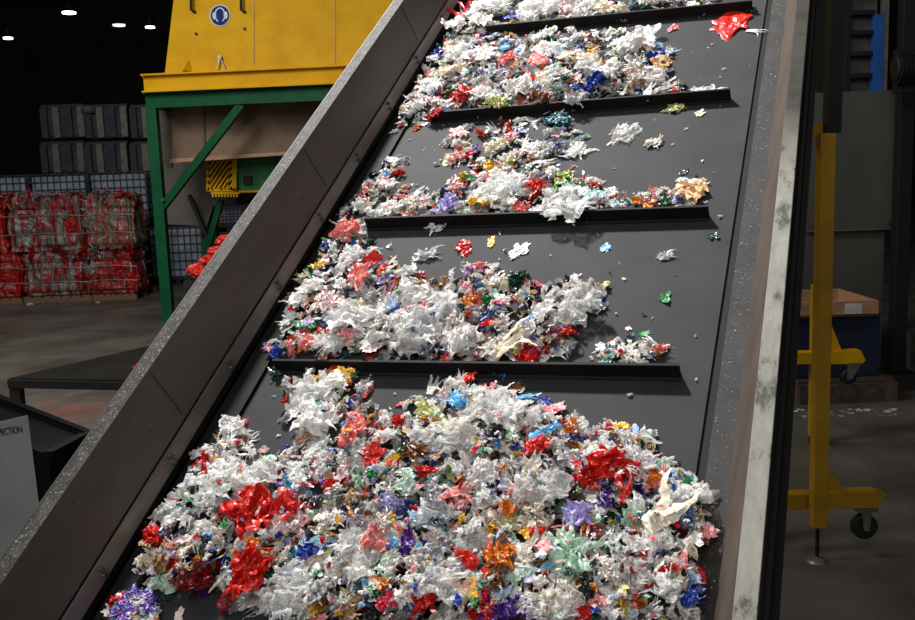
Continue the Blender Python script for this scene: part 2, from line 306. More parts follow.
# ---------------------------------------------------------------- shredded plastic
def film_mesh(name, seed, kind):
    rnd = random.Random(seed); off = Vector((rnd.uniform(-50, 50), rnd.uniform(-50, 50), rnd.uniform(-50, 50)))
    vs = []; fs = []
    def patch(cx, cy, rad, rings, segs, amp, spike, asp=1., curl=0., lift=0.):
        b0 = len(vs); o2 = off + Vector((rnd.uniform(-9, 9),) * 3); vs.append(Vector((cx, cy, lift)))
        jit = [1 + rnd.uniform(-spike, spike) * .5 for _ in range(segs)]
        for i in range(1, rings + 1):
            t = i / rings
            for k in range(segs):
                th = 2 * math.pi * k / segs
                rr = rad * (.8 + .5 * noise.noise(Vector((math.cos(th) * 1.5, math.sin(th) * 1.5, 0)) + o2) + .28 * noise.noise(Vector((math.cos(th) * 4, math.sin(th) * 4, 3)) + o2))
                rr *= 1 + (jit[k] - 1) * t ** 3
                vs.append(Vector((cx + math.cos(th) * rr * t, cy + math.sin(th) * rr * t * asp, lift)))
        for k in range(segs): fs.append((b0, b0 + 1 + k, b0 + 1 + (k + 1) % segs))
        for i in range(rings - 1):
            a = b0 + 1 + i * segs; c = a + segs
            for k in range(segs): fs.append((a + k, c + k, c + (k + 1) % segs, a + (k + 1) % segs))
        for j in range(b0, len(vs)):
            v = vs[j]; q = v + o2
            d1 = noise.noise_vector(q * 1.5); d2 = noise.noise_vector(q * 4.3); d3 = noise.noise_vector(q * 9)
            ca, sa = math.cos(seed), math.sin(seed); qa = Vector(((v.x * ca + v.y * sa) * 1.1, (v.y * ca - v.x * sa) * 5.5, 0)) + o2; ridge = 1.2 - 5 * abs(noise.noise(qa))
            r2 = ((v.x - cx) ** 2 + (v.y - cy) ** 2) / (rad * rad)
            z = amp * (.42 * ridge + .8 * d1.z + .45 * d2.z + .3 * d3.z) + curl * r2
            vs[j] = Vector((v.x + amp * (.7 * d1.x + .4 * d2.x + .2 * d3.x), v.y + amp * (.7 * d1.y + .4 * d2.y + .2 * d3.y), v.z + z))
    def ribbon(p, ang, L, w, amp, n=14, tilt=0.):
        b0 = len(vs); a = ang; x, y = p; z = 0.; tw = rnd.uniform(-1, 1)
        for i in range(n + 1):
            t = i / n; ww = w * (1 - .75 * t) * (1 + rnd.uniform(-.25, .25)); ro = tw * t * 2.2 + rnd.uniform(-.3, .3)
            nx, ny = -math.sin(a), math.cos(a)
            for sgn in (-1, 0, 1):
                vs.append(Vector((x + nx * ww * sgn * math.cos(ro), y + ny * ww * sgn * math.cos(ro), z + ww * sgn * math.sin(ro) + (.3 * ww if sgn == 0 else 0))))
            a += rnd.uniform(-.3, .3) * amp * 2; x += math.cos(a) * L / n; y += math.sin(a) * L / n; z += (rnd.uniform(-.5, .5) * amp + tilt * (1 - 2 * t)) * L / n * 1.6
        for i in range(n):
            q = b0 + i * 3
            for j in (0, 1): fs.append((q + j, q + j + 1, q + 3 + j + 1, q + 3 + j))
    if kind == 'clump':
        patch(0, 0, .85, 15, 48, .42, .22, curl=-.25)
        for _ in range(3):
            a = rnd.uniform(0, 6.28); patch(.35 * math.cos(a), .35 * math.sin(a), .45, 6, 22, .3, .3, rnd.uniform(.6, 1), lift=.1)
    elif kind == 'flake': patch(0, 0, 1, 9, 30, .17, .22, rnd.uniform(.6, .95), curl=rnd.uniform(-.1, .3))
    elif kind == 'strip':
        for _ in range(3): ribbon((-.9 + rnd.uniform(-.1, .1), rnd.uniform(-.15, .15)), rnd.uniform(-.2, .2), 1.9, .2, .45, 20, .25)
    elif kind == 'tuft':
        patch(0, 0, .62, 10, 34, .45, .25)
        patch(.3, -.2, .4, 6, 22, .4, .3, lift=.12)
        for _ in range(13): ribbon((rnd.uniform(-.45, .45), rnd.uniform(-.45, .45)), rnd.uniform(0, 6.28), rnd.uniform(.4, .95), rnd.uniform(.06, .2), 1.1, 10, rnd.uniform(.0, .5))
    elif kind == 'sheet':
        patch(0, 0, .95, 20, 64, .34, .2, rnd.uniform(.7, 1), curl=-.2)
        for _ in range(8): ribbon((rnd.uniform(-.6, .6), rnd.uniform(-.5, .5)), rnd.uniform(0, 6.28), rnd.uniform(.3, .6), rnd.uniform(.08, .2), 1., 8, .3)
    zs = sorted(v.z for v in vs); z0 = zs[len(zs) // 12]
    me = bpy.data.meshes.new(name); me.from_pydata([(v.x, v.y, max(v.z - z0, -.02)) for v in vs], [], fs); me.materials.append(F['white'])
    sm = [rnd.random() < .6 for _ in fs]
    me.polygons.foreach_set('use_smooth', sm); me.update(); return me
KN = {'clump': 9, 'flake': 9, 'strip': 6, 'tuft': 9, 'sheet': 7}
VAR = {k: [film_mesh('film_' + k, 100 * i + 13 * len(k), k) for i in range(n)] for k, n in KN.items()}

HEAPS = {  # outline in the photograph's frame of each heap on the belt -> (height in belt units, pieces)
 'bottom': ([(285, 640), (258, 612), (225, 600), (205, 582), (170, 592), (148, 578), (134, 552), (145, 525), (165, 500), (190, 470), (210, 440), (235, 418), (258, 445), (288, 455), (300, 440), (285, 420), (282, 385), (310, 366),
             (350, 368), (368, 385), (385, 412), (430, 395), (455, 378), (500, 383), (530, 400), (565, 412), (600, 430), (640, 425), (662, 460), (695, 480), (722, 498), (722, 540), (718, 590), (700, 640)], .10, 2600),
  'low': ([(95, 640), (112, 600), (140, 592), (160, 612), (158, 640)], .03, 60),
 'c1': ([(258, 352), (284, 318), (288, 285), (312, 256), (338, 212), (366, 215), (366, 240), (402, 264), (440, 285), (462, 262), (500, 272), (545, 282), (598, 280), (606, 305), (575, 322), (568, 345), (540, 360), (300, 358)], .065, 850),
 'c1r': ([(596, 360), (612, 342), (650, 338), (663, 350), (655, 361)], .02, 50),
 'c2': ([(346, 216), (362, 188), (388, 158), (404, 168), (398, 190), (440, 192), (466, 178), (498, 168), (560, 172), (600, 182), (614, 200), (700, 180), (708, 190), (690, 205), (604, 210), (560, 218), (470, 214), (430, 218)], .05, 480),
 'c2b': ([(440, 160), (452, 122), (560, 112), (590, 135), (575, 158), (540, 170), (460, 168)], .02, 130),
 'c3': ([(392, 128), (400, 95), (424, 66), (436, 42), (470, 36), (520, 34), (640, 28), (672, 52), (668, 74), (686, 92), (600, 100), (580, 108), (520, 112), (470, 112), (430, 120)], .085, 950),
 'c4': ([(436, 36), (440, 8), (450, -20), (620, -30), (720, -20), (716, 2), (640, 10), (560, 24), (500, 30), (450, 42)], .06, 420),
}
def inside(poly, x, y):
    r = False; n = len(poly)
    for i in range(n):
        x0, y0 = poly[i]; x1, y1 = poly[(i + 1) % n]
        if (y0 > y) != (y1 > y) and x < (x1 - x0) * (y - y0) / (y1 - y0) + x0: r = not r
    return r
def edged(poly, x, y):
    d = 1e9; n = len(poly)
    for i in range(n):
        x0, y0 = poly[i]; x1, y1 = poly[(i + 1) % n]; dx, dy = x1 - x0, y1 - y0
        t = max(0, min(1, ((x - x0) * dx + (y - y0) * dy) / (dx * dx + dy * dy))); d = min(d, math.hypot(x - x0 - t * dx, y - y0 - t * dy))
    return d
def heap_h(x, y):       # thickness of the heap seen at pixel (x, y), belt units
    h = 0
    for poly, hh, _ in HEAPS.values():
        if inside(poly, x, y): h = max(h, hh * min(1, edged(poly, x, y) / 42) ** .6 * (.75 + .25 * noise.noise(Vector((x * .03, y * .03, 5)))))
    return h
# ---- the uncounted rest: one object of small shreds
ncol = ['white', 'clear', 'milky', 'cream', 'grey', 'silver', 'red', 'pale red', 'pink', 'red and white', 'orange', 'yellow', 'brown', 'tan', 'olive', 'green', 'dark green', 'light green', 'teal', 'blue', 'light blue', 'navy',
        'blue and white', 'purple', 'lavender', 'black', 'green and white', 'brown and white', 'pale blue']
nw = [14, 16, 14, 7, 6, 4, 3.6, 2.4, 2.4, 5, 1.2, 1.6, 1.6, 2, .8, 1.6, 1.8, 1.6, 1, 1.2, 1, 1.6, 3, .6, 1, 3.5, 3, 4, 3]
small = [film_mesh('tmp', 900 + i, k) for i, k in enumerate(['flake'] * 5 + ['clump'] * 3 + ['strip'] * 2 + ['tuft'] * 4)]
def decimated(me):
    bm = bmesh.new(); bm.from_mesh(me); n = len(bm.faces)
    bmesh.ops.triangulate(bm, faces=bm.faces); me2 = bpy.data.meshes.new('tmp2'); bm.to_mesh(me2); bm.free()
    v = np.array([q.co[:] for q in me2.vertices]); f = np.array([p.vertices[:] for p in me2.polygons]); return v, f
small = [decimated(m) for m in small]
V_, F_, MI_ = [], [], []; base = 0
rs = np.random.RandomState(3)
def shred(u, v, n, size, mi):
    global base
    vv, ff = small[rs.randint(len(small))]
    a = rs.uniform(0, 6.28); tx, ty = rs.normal(0, .5, 2)
    Rm = np.array(Matrix.Rotation(a, 3, 'Z') @ Matrix.Rotation(tx, 3, 'X') @ Matrix.Rotation(ty, 3, 'Y'))
    p = (vv * [size, size * rs.uniform(.45, 1), size * rs.uniform(.6, 1.1)]) @ Rm.T + np.array([u * S, v * S, n * S])
    p[:, 2] = np.maximum(p[:, 2], .001 + .004 * rs.rand())
    V_.append(p); F_.append(ff + base); MI_.append(np.full(len(ff), mi)); base += len(p)
pw = np.array(nw) / sum(nw)
for nm, (poly, hh, cnt) in HEAPS.items():
    xs = [p[0] for p in poly]; ys = [p[1] for p in poly]; k = 0
    while k < cnt:
        x, y = rs.uniform(min(xs) - 8, max(xs) + 8), rs.uniform(min(ys) - 8, max(ys) + 8)
        ins = inside(poly, x, y); e = edged(poly, x, y)
        if not ins and (e > 8 or rs.rand() > .12): continue
        k += 1; h = heap_h(x, y); n = h * rs.uniform(.1, .92) ** .7; u, v = belt(x, y, n)
        if u > 1 + CR - .03 or u < -.05: continue
        shred(u, v, n, rs.choice([rs.uniform(.010, .024), rs.uniform(.024, .046)], p=[.5, .5]), rs.choice(len(ncol), p=pw))
pc = np.array([6, 6, 5, 5, 4, 4, 6, 3, 3, 6, 2, 3, 3, 3, 1.5, 3, 3, 2, 2, 3, 2, 3, 4, 1.5, 2, 6, 4, 4, 3]); pc = pc / pc.sum()
for nm, (poly, hh, cnt) in HEAPS.items():      # fine bits lying on top of the heaps
    xs = [p[0] for p in poly]; ys = [p[1] for p in poly]; k = 0
    while k < cnt * .28:
        x, y = rs.uniform(min(xs), max(xs)), rs.uniform(min(ys), max(ys))
        if not inside(poly, x, y): continue
        k += 1; n = heap_h(x, y) * rs.uniform(.95, 1.25) + .006; u, v = belt(x, y, n)
        if -.04 < u < 1.02: shred(u, v, n, rs.uniform(.007, .019), rs.choice(len(ncol), p=pc))
for _ in range(620):      # crumbs lying loose between the heaps
    u, v = rs.uniform(-.02, 1.0), rs.uniform(-.75, 1.9)
    X = pix(conv.matrix_world @ Vector((u * S, v * S, 0)))
    dmin = min(edged(h[0], *X) for h in HEAPS.values())
    if rs.rand() > math.exp(-dmin / 26) + .06: continue
    shred(u, v, .002, rs.uniform(.003, .012), rs.choice(len(ncol), p=pw))
for _ in range(130):
    u, v = rs.uniform(1.018, 1.055), rs.uniform(-.75, 1.9); shred(u, v, .003, rs.uniform(.001, .0035), 0)
me = bpy.data.meshes.new('small_plastic_shreds'); va = np.concatenate(V_); fa = np.concatenate(F_); ma_ = np.concatenate(MI_)
me.vertices.add(len(va)); me.vertices.foreach_set('co', va.ravel()); me.loops.add(fa.size); me.loops.foreach_set('vertex_index', fa.ravel().astype(np.int32))
me.polygons.add(len(fa)); me.polygons.foreach_set('loop_start', np.arange(0, fa.size, 3, dtype=np.int32)); me.polygons.foreach_set('material_index', ma_.astype(np.int32))
for c in ncol: me.materials.append(F[c])
me.update(calc_edges=True); me.validate()
so = bpy.data.objects.new('small_plastic_shreds', me); C.objects.link(so); so.matrix_world = conv.matrix_world
tag(so, 'countless small multicoloured plastic shreds heaped on the conveyor belt', 'plastic shreds', kind='stuff')

# ---- the pieces one can point at:  x, y, width px, colour, kind, aspect(v/u), turn
P = """466 9 22 red strip|498 30 20 teal flake|511 16 16 blue flake|437 54 15 blue clump|452 48 20 red+and+white flake|507 60 22 pale+red clump|539 60 24 pale+red flake|505 48 12 light+blue flake|480 71 12 blue flake
462 95 24 red clump|436 115 17 red clump|452 71 32 cream sheet|595 82 28 blue clump|575 86 15 blue flake|560 51 12 light+blue flake|558 92 16 dark+green flake|557 120 30 teal clump|632 45 38 white clump|645 36 30 milky flake|655 88 36 white strip
729 23 38 red flake|695 9 36 milky tuft|673 27 13 pink clump|757 30 18 white strip|750 10 20 dark+green tuft|674 108 19 olive clump|704 92 28 milky tuft|700 112 11 cream flake|624 133 36 clear sheet|654 142 22 brown+and+white tuft
462 154 24 red sheet|475 147 11 purple flake|459 131 18 pale+red flake|495 145 22 cream sheet|532 147 28 milky sheet|518 131 18 navy flake|544 162 24 white strip|576 150 28 milky tuft|684 171 9 dark+green flake|562 177 18 yellow-green clump
573 187 22 green sheet|536 184 22 red sheet|592 196 24 pale+teal flake|623 196 10 red flake|645 202 22 orange flake|688 189 36 yellow+and+pink sheet|482 202 30 yellow sheet|447 204 26 lavender clump|392 207 26 white sheet|399 196 12 red flake
392 161 22 milky tuft|369 184 15 dark+red flake|573 214 58 clear sheet|521 206 20 pale+red sheet|713 235 11 dark+green flake|347 229 30 pale+red sheet|437 226 30 white tuft|464 247 20 red sheet|491 241 14 yellow flake|518 250 22 blue+and+white flake
606 246 13 light+blue flake|424 255 30 grey tuft|321 264 15 yellow clump|313 286 44 white sheet|361 276 38 pale+red sheet|384 279 15 purple+and+blue flake|392 302 18 pale+blue flake|306 325 20 green flake|518 281 28 dark+green clump|497 281 22 milky tuft
576 300 54 clear sheet|468 300 18 orange clump|416 310 24 pink sheet|420 325 22 light+blue clump|487 314 18 navy flake|358 315 56 milky sheet|460 336 44 white sheet|513 339 50 cream strip|561 332 24 red sheet|528 356 28 red tuft
556 350 26 milky tuft|625 352 30 white tuft|647 348 15 red flake|277 351 17 blue clump|308 342 18 pale+red clump|350 333 22 pink clump|321 365 15 green clump|343 376 24 yellow clump|276 372 20 dark+green tuft|434 381 28 milky strip
460 373 15 navy clump|502 373 20 navy tuft|543 402 18 blue clump|455 399 18 light+blue flake|492 386 11 pink flake|481 392 26 milky tuft|319 391 62 milky sheet|665 255 17 grey tuft|665 297 15 green flake|628 327 7 white flake
231 430 32 white tuft|204 460 20 red tuft|214 492 48 milky sheet|163 514 20 grey clump|151 538 28 red clump|139 560 16 white clump|163 557 30 tan clump|161 580 26 light+green clump|167 591 22 dark+green flake|131 607 44 purple+and+blue sheet
184 538 14 red+and+white flake|257 479 62 clear sheet|237 471 18 orange flake|262 512 62 red sheet|251 541 14 orange clump|198 573 48 dark+red sheet|249 568 50 red sheet|231 597 30 dark+red sheet|288 522 38 red+and+white sheet|288 494 14 purple flake
308 547 22 blue clump|292 549 12 teal flake|318 465 20 dark+red flake|355 431 44 pale+red sheet|316 451 34 clear sheet|316 418 54 white sheet|373 453 28 red flake|399 422 18 red clump|373 473 15 green clump|414 451 32 brown tuft
428 471 16 red flake|405 481 24 light+green sheet|408 510 24 navy clump|408 536 20 purple flake|373 538 30 pale+red clump|351 498 22 tan clump|330 486 18 red clump|322 481 10 purple flake|367 512 12 dark+red flake|359 571 38 white sheet
372 591 17 green clump|387 601 20 magenta clump|402 597 24 white clump|277 573 22 dark+green clump|290 573 14 blue flake|206 589 15 purple flake|316 541 15 pale+teal clump|269 604 28 milky tuft|178 614 14 red+and+white flake|461 403 16 light+blue clump
498 400 52 milky tuft|520 418 44 clear tuft|547 431 34 light+blue strip|536 445 30 red sheet|571 427 20 orange tuft|574 445 16 brown clump|587 448 18 brown+and+white flake|620 437 28 white tuft|604 468 58 red sheet|627 486 28 red strip
606 484 20 black clump|608 499 22 purple tuft|650 476 26 orange clump|689 484 16 green clump|702 496 48 clear sheet|675 508 60 cream strip|645 516 16 teal tuft|579 516 36 lavender clump|593 529 20 dark+red flake|715 533 20 pink flake
695 539 20 white flake|566 555 66 light+green tuft|571 571 20 green flake|498 557 38 orange clump|465 587 28 yellow flake|480 586 13 green clump|496 580 22 brown clump|498 609 46 purple sheet|532 611 22 purple clump|583 611 22 red clump
597 600 18 pink flake|638 580 30 red strip|681 563 18 pale+red flake|709 577 16 red flake|689 596 20 blue tuft|703 588 12 navy flake|667 592 46 milky tuft|526 534 15 yellow flake|537 531 15 red clump|490 526 13 yellow clump
507 507 20 orange clump|459 490 36 pale+red strip|496 433 22 black clump|430 411 28 olive flake|443 453 26 navy tuft|453 467 12 green clump|426 471 17 red clump|420 520 26 pale+blue clump|404 548 16 purple clump|481 476 34 white sheet
561 490 20 white flake|433 494 36 grey sheet|534 478 26 brown+and+white clump|534 502 20 brown flake|536 518 34 cream clump|424 602 26 red clump|402 512 12 blue flake|410 580 24 milky sheet|431 553 42 grey sheet|585 590 22 black clump
655 540 40 white tuft|625 545 34 milky sheet|560 595 34 cream sheet|345 548 32 clear sheet|322 590 34 grey tuft|350 606 26 tan sheet|445 512 30 milky tuft|470 545 36 clear sheet|520 575 26 light+green sheet|300 480 28 milky tuft
385 490 26 white sheet|390 560 28 green+and+white sheet|455 428 36 cream sheet|410 440 22 black flake|345 470 24 red+and+white tuft|560 465 30 grey tuft|640 505 26 white sheet|610 610 26 milky sheet|650 612 28 grey tuft|235 515 24 pale+blue sheet
185 520 22 milky tuft|330 520 30 white tuft|300 610 24 green+and+white tuft|445 575 26 brown+and+white tuft|520 600 24 milky tuft|545 545 20 pink flake|610 570 24 brown+and+white sheet|690 520 20 silver flake|380 520 24 brown+and+white tuft|470 450 24 grey clump
480 20 34 white tuft|530 15 34 milky sheet|570 12 28 red+and+white tuft|610 8 26 cream sheet|650 -4 30 white sheet|455 30 28 milky tuft|545 35 30 white tuft|480 55 34 white sheet|430 85 34 milky sheet|415 105 24 white tuft
485 95 32 milky tuft|520 85 34 white sheet|550 75 30 clear sheet|580 60 32 cream sheet|610 70 30 white tuft|640 70 28 brown+and+white tuft|500 110 22 olive clump|540 100 24 brown clump|660 60 20 yellow+and+pink flake|575 105 22 grey tuft
385 185 22 red+and+white tuft|420 205 26 brown+and+white tuft|505 180 26 milky tuft|510 200 24 white sheet|610 190 22 white tuft|540 210 26 milky tuft|330 300 34 red+and+white sheet|300 300 28 white tuft|390 320 34 brown+and+white sheet|400 345 40 milky sheet
330 350 34 clear sheet|440 300 28 milky tuft|370 295 26 grey tuft|430 345 26 silver tuft|375 350 24 red+and+white flake|490 350 30 white tuft|545 310 30 milky sheet|350 255 28 milky sheet|455 320 20 brown+and+white clump|600 345 12 white flake"""
recs = []
prng = random.Random(11)
for line in P.split('\n'):
    for t in line.split('|'):
        x, y, w, c, k = t.split(); recs.append([float(x), float(y), float(w), c.replace('+', ' '), k])
xr = random.Random(5)
for _ in range(33):
    nm_ = xr.choice(['bottom'] * 5 + ['c1', 'c1', 'c2', 'c3', 'c3', 'c4']); poly = HEAPS[nm_][0]
    while True:
        x, y = xr.uniform(120, 720), xr.uniform(0, 618)
        if inside(poly, x, y) and edged(poly, x, y) > 12: break
    recs.append([x, y, xr.uniform(34, 62) * (.75 if y < 250 else 1), xr.choice(['clear', 'milky', 'clear', 'clear']), 'sheet'])
ADJ = {'clump': 'crumpled', 'flake': 'torn', 'strip': 'long twisted', 'tuft': 'frayed', 'sheet': 'wrinkled'}
NOUN = {'clump': 'wad of film', 'flake': 'plastic flake', 'strip': 'strip of film', 'tuft': 'tangle of film shreds', 'sheet': 'piece of film'}
def band(x, y):
    u, v = belt(x, y)
    names = ['at the very bottom of the belt', 'in the big bottom heap', 'between the lowest and second cleats', 'between the second and third cleats', 'between the third and top cleats', 'above the top cleat']
    vv = [-.46, .02, .53, 1.05, 1.56]
    return names[sum(v > q for q in vv)]
def side(x, y):
    u, _ = belt(x, y)
    return 'by the left belt edge' if u < .14 else 'left of centre' if u < .38 else 'near the middle' if u < .62 else 'right of centre' if u < .83 else 'by the right belt edge'
labels = {}
def rel(a, o):
    dx, dy = o[0] - a[0], o[1] - a[1]
    return ('right of' if dx < 0 else 'left of') if abs(dx) > abs(dy) else ('below' if dy < 0 else 'above')
for i, a in enumerate(recs):
    near = sorted((math.hypot(a[0] - o[0], a[1] - o[1]), j) for j, o in enumerate(recs) if j != i and o[3] != a[3])
    sz = 'small ' if a[2] < 17 else 'large ' if a[2] > 42 else ''
    for tries in range(8):
        o = recs[near[tries][1]]; onoun = {'clump': 'wad', 'flake': 'flake', 'strip': 'strip', 'tuft': 'tangle', 'sheet': 'film'}[o[4]]
        lab = f"{sz}{a[3]} {NOUN[a[4]]} {rel(a, o)} {'an' if o[3][0] in 'aeiou' else 'a'} {o[3]} {onoun} {band(a[0], a[1]).replace('in the big bottom heap', 'in the bottom heap').replace('at the very bottom of the belt', 'at the belt bottom')}"
        if len(lab.split()) > 15: lab = lab.replace(f" {sz}", ' ').replace('shreds ', '').replace('pieces ', '')
        if lab not in labels and len(lab.split()) <= 16: break
    else:
        lab = f"{sz}{a[3]} {NOUN[a[4]]} {side(a[0], a[1])} {band(a[0], a[1])}"
    labels[lab] = i
    a.append(lab)
NM = 'plastic_film_scrap'
for i, (x, y, w, c, k, lab) in enumerate(recs):
    h = heap_h(x, y); base_n = max(0, h * .93)
    u, v = belt(x, y, base_n + .006)
    wp = conv.matrix_world @ Vector((u * S, v * S, base_n * S)); d = (wp - Vector((0, 0, H))).length
    s = w * d / FPX * (.58 if c in ('white', 'milky') else .64)
    for cv in (.033, .546, 1.06, 1.57):
        if -.045 < v - cv < .03 and w > 19 and h > .004: base_n = max(base_n, .034)
    u = max(-.055, min(1.0 if w > 30 else 1.035, u))
    o = bpy.data.objects.new(NM, VAR[k][i % KN[k]]); C.objects.link(o)
    turn = prng.uniform(0, 6.28) if k != 'strip' else prng.choice([.5, .8, -.3, 1.2])
    if c == 'cream' and k == 'strip': turn = .8
    if c == 'red' and k == 'strip': turn = 1.4
    asp = prng.uniform(.75, 1.15)
    tilt = Matrix.Rotation(prng.uniform(-.3, .3) * (1 if h > .01 else .2), 4, 'X') @ Matrix.Rotation(prng.uniform(-.3, .3) * (1 if h > .01 else .2), 4, 'Y')
    if abs(x - 434) < 2 and abs(y - 381) < 2: turn = 1.5
    loc = Vector((u * S, v * S, base_n * S + .002))
    zz = {'flake': .9, 'strip': .8}.get(k, .85) * (.55 if h < .01 else 1)
    o.matrix_world = conv.matrix_world @ Matrix.Translation(loc) @ tilt @ Matrix.Rotation(turn, 4, 'Z') @ Matrix.Diagonal((s, s * asp, s * zz, 1))
    o.material_slots[0].link = 'OBJECT'; o.material_slots[0].material = F[c]
    tag(o, lab, 'plastic scrap', 'shredded plastic scraps on the conveyor belt')

# ---------------------------------------------------------------- hall
def struct(name, mb, m): return tag(mb.build(name, m), kind='structure')
struct('floor', MB().box((-40, -8, -.1), (30, 50, 0)), M['floor'])
struct('wall_back', MB().box((-40, 46, 0), (30, 46.3, 11)), M['hall'])
struct('wall_left', MB().box((-40.3, -8, 0), (-40, 46, 11)), M['hall'])
struct('wall_right', MB().box((30, -8, 0), (30.3, 46, 11)), M['hall'])
struct('ceiling', MB().box((-40, -8, 11), (30, 46, 11.3)), M['hall'])
for i in range(6):
    struct('trim_%d' % (i + 1), MB().bar((-38, 18 + i * 4.6, 10.7), (28, 18 + i * 4.6, 10.7), .25, .5), M['hall'])
M['lamp'] = emit('lamp_glow', (1, .97, .9, 1), 5)
M['lampdim'] = emit('dim_lamp_glow', (1, .97, .9, 1), 1.2)
def bay_lamp(x, y, w, z, dim, label):
    p = gr(x, y, z); r = w / 2 / FPX * p.y
    t = empty('high_bay_lamp', p, label=label, cat='ceiling lamp')
    m = MB(); m.tube([(0, 0, .5), (0, 0, .3), (0, 0, .02)], [.12, .2, r * 1.05], 16); m.build('housing', M['black'], t)
    m = MB(); m.tube([(0, 0, .019), (0, 0, -.04)], [r, r * .96], 20); m.build('diffuser', M['lampdim' if dim else 'lamp'], t)
    m = MB(); m.tube([(0, 0, .5), (0, 0, 11 - z)], .02, 6); m.build('hanging_rod', M['black'], t)
bay_lamp(69, 12.5, 13, 8.5, 0, 'glowing high bay lamp highest up in the dark hall ceiling')
bay_lamp(119, 25, 12, 8.5, 1, 'dim hanging lamp just left of a brighter one')
bay_lamp(150, 27, 9, 8.5, 0, 'bright round hanging lamp nearest the yellow hopper')
bay_lamp(8, 38, 9, 8, 0, 'small hanging lamp at the far left, lowest of the ceiling lamps')

# ---- stacked plastic crates
def ribbed_crate(x0, x1, yt, yb, Y, label, d=1.0):
    a = at(x0, yb, Y); b_ = at(x1, yb, Y); t = at(x0, yt, Y); w = b_.x - a.x; h = t.z - a.z
    e = empty('ribbed_plastic_crate', (a.x, Y, a.z), label=label, cat='crate', group='ribbed grey crates stacked at the back')
    m = MB(); m.box((.04, .05, .08 * h), (w - .04, d, h * .93)); m.build('bin_body', M['crate'], e)
    m = MB(); m.box((0, 0, .9 * h), (w, d + .05, h)); m.build('rim', M['crate'], e)
    for k in range(4):
        xx = w * (.07 + .285 * k); m = MB(); m.box((xx - .1, -.05, .03 * h), (xx + .06, .08, h * .92)); m.build('rib', M['steel'] if k % 2 else M['crate'], e)
    m = MB(); m.box((.05, .04, 0), (w - .05, d, .07 * h)); m.build('base', M['black'], e)
cols = [(44, 87), (88, 130), (133, 176)]
for r, (yt, yb) in enumerate(((105, 139), (140, 174))):
    for i, (x0, x1) in enumerate(cols):
        ribbed_crate(x0, x1, yt + 2 * r, yb, 24.5, ['leftmost', 'middle', 'rightmost'][i] + ' ribbed grey plastic crate in the ' + ['upper' , 'lower'][r] + ' row behind the bales')
sd = at(81, 107, 24.0)
m = MB(); m.tube([sd + Vector((0, .5, -.12)), sd + Vector((0, .5, 0)), sd + Vector((0, .5, .06)), sd + Vector((0, .5, .09))], [.18, .2, .14, .02], 16)
tag(m.build('domed_plastic_lid', M['greypanel'], smooth=True), 'pale round domed basin sitting on top of the ribbed grey crates', 'lid')  # a domed plastic lid lying on the upper crates
# ---- caged tanks (intermediate bulk containers)
def tank(p, w, h, label, d=1.15, rz=0.):
    e = empty('caged_liquid_tank', p, rz, label=label, cat='tank', group='caged plastic tanks stacked behind the bales')
    m = MB()
    for xx in (0, w / 2 - .05, w - .1): m.box((xx, 0, 0), (xx + .1, d, .1))
    m.box((0, 0, .1), (w, d, .14)); m.build('pallet', M['black'], e)
    m = MB(); m.box((.04, .04, .15), (w - .04, d - .04, h - .04)); m.build('tank_bottle', M['tote'], e, bev=.06)
    m = MB(); nx, nz = 9, 6
    for i in range(nx + 1):
        xx = w * i / nx; m.bar((xx, 0, .14), (xx, 0, h), .016)
    for i in range(6):
        yy = d * i / 5
        for xx in (0, w): m.bar((xx, yy, .14), (xx, yy, h), .022)
    for k in range(nz + 1):
        z = .14 + (h - .14) * k / nz; m.bar((0, 0, z), (w, 0, z), .018); m.bar((0, d, z), (w, d, z), .02)
        for xx in (0, w): m.bar((xx, 0, z), (xx, d, z), .022)
    m.build('cage', M['cage'], e)
    m = MB(); m.tube([(w / 2, d / 2, h - .05), (w / 2, d / 2, h - .005)], .12, 14); m.build('cap', M['black'], e)
YT = 21.0
def tank_px(x0, x1, yt, yb, label, Y=YT, z=None):
    a = at(x0, yb, Y); b_ = at(x1, yb, Y); t = at(x0, yt, Y); z = a.z if z is None else z
    tank((a.x, Y, z), b_.x - a.x, t.z - z, label)
zl = 0
tank_px(92, 150, 230, 289, 'caged tank on the floor directly behind the right-hand bales', z=0)
zt = at(92, 228, YT).z + .05
tank_px(92, 150, 173, 229, 'upper caged plastic tank between the bales and the green post', z=zt)
tank_px(33, 90, 175, 231, 'caged tank in the second row showing above the middle bale', z=zt)
tank_px(-28, 31, 177, 233, 'caged tank in the second row above the leftmost bale', z=zt)
tank_px(33, 90, 231, 290, 'caged tank hidden low behind the middle bales', z=0)
tank_px(-28, 31, 233, 292, 'caged tank hidden low behind the leftmost bales', z=0)
tank_px(151, 206, 228, 287, 'caged tank on the floor just right of the green post', z=0)
tank_px(212, 246, 208, 232, 'pale tank seen beyond the green braces under the machine', Y=22.6)
for k_ in range(2): pass
m = MB(); q = at(212, 232, 22.5); m.box((q.x - .1, 22.5, 0), (q.x + 1.2, 23.8, q.z - .01)); tag(m.build('support_crate', M['crate'], bev=.03), 'dark crate carrying the pale tank beyond the braces', 'crate')

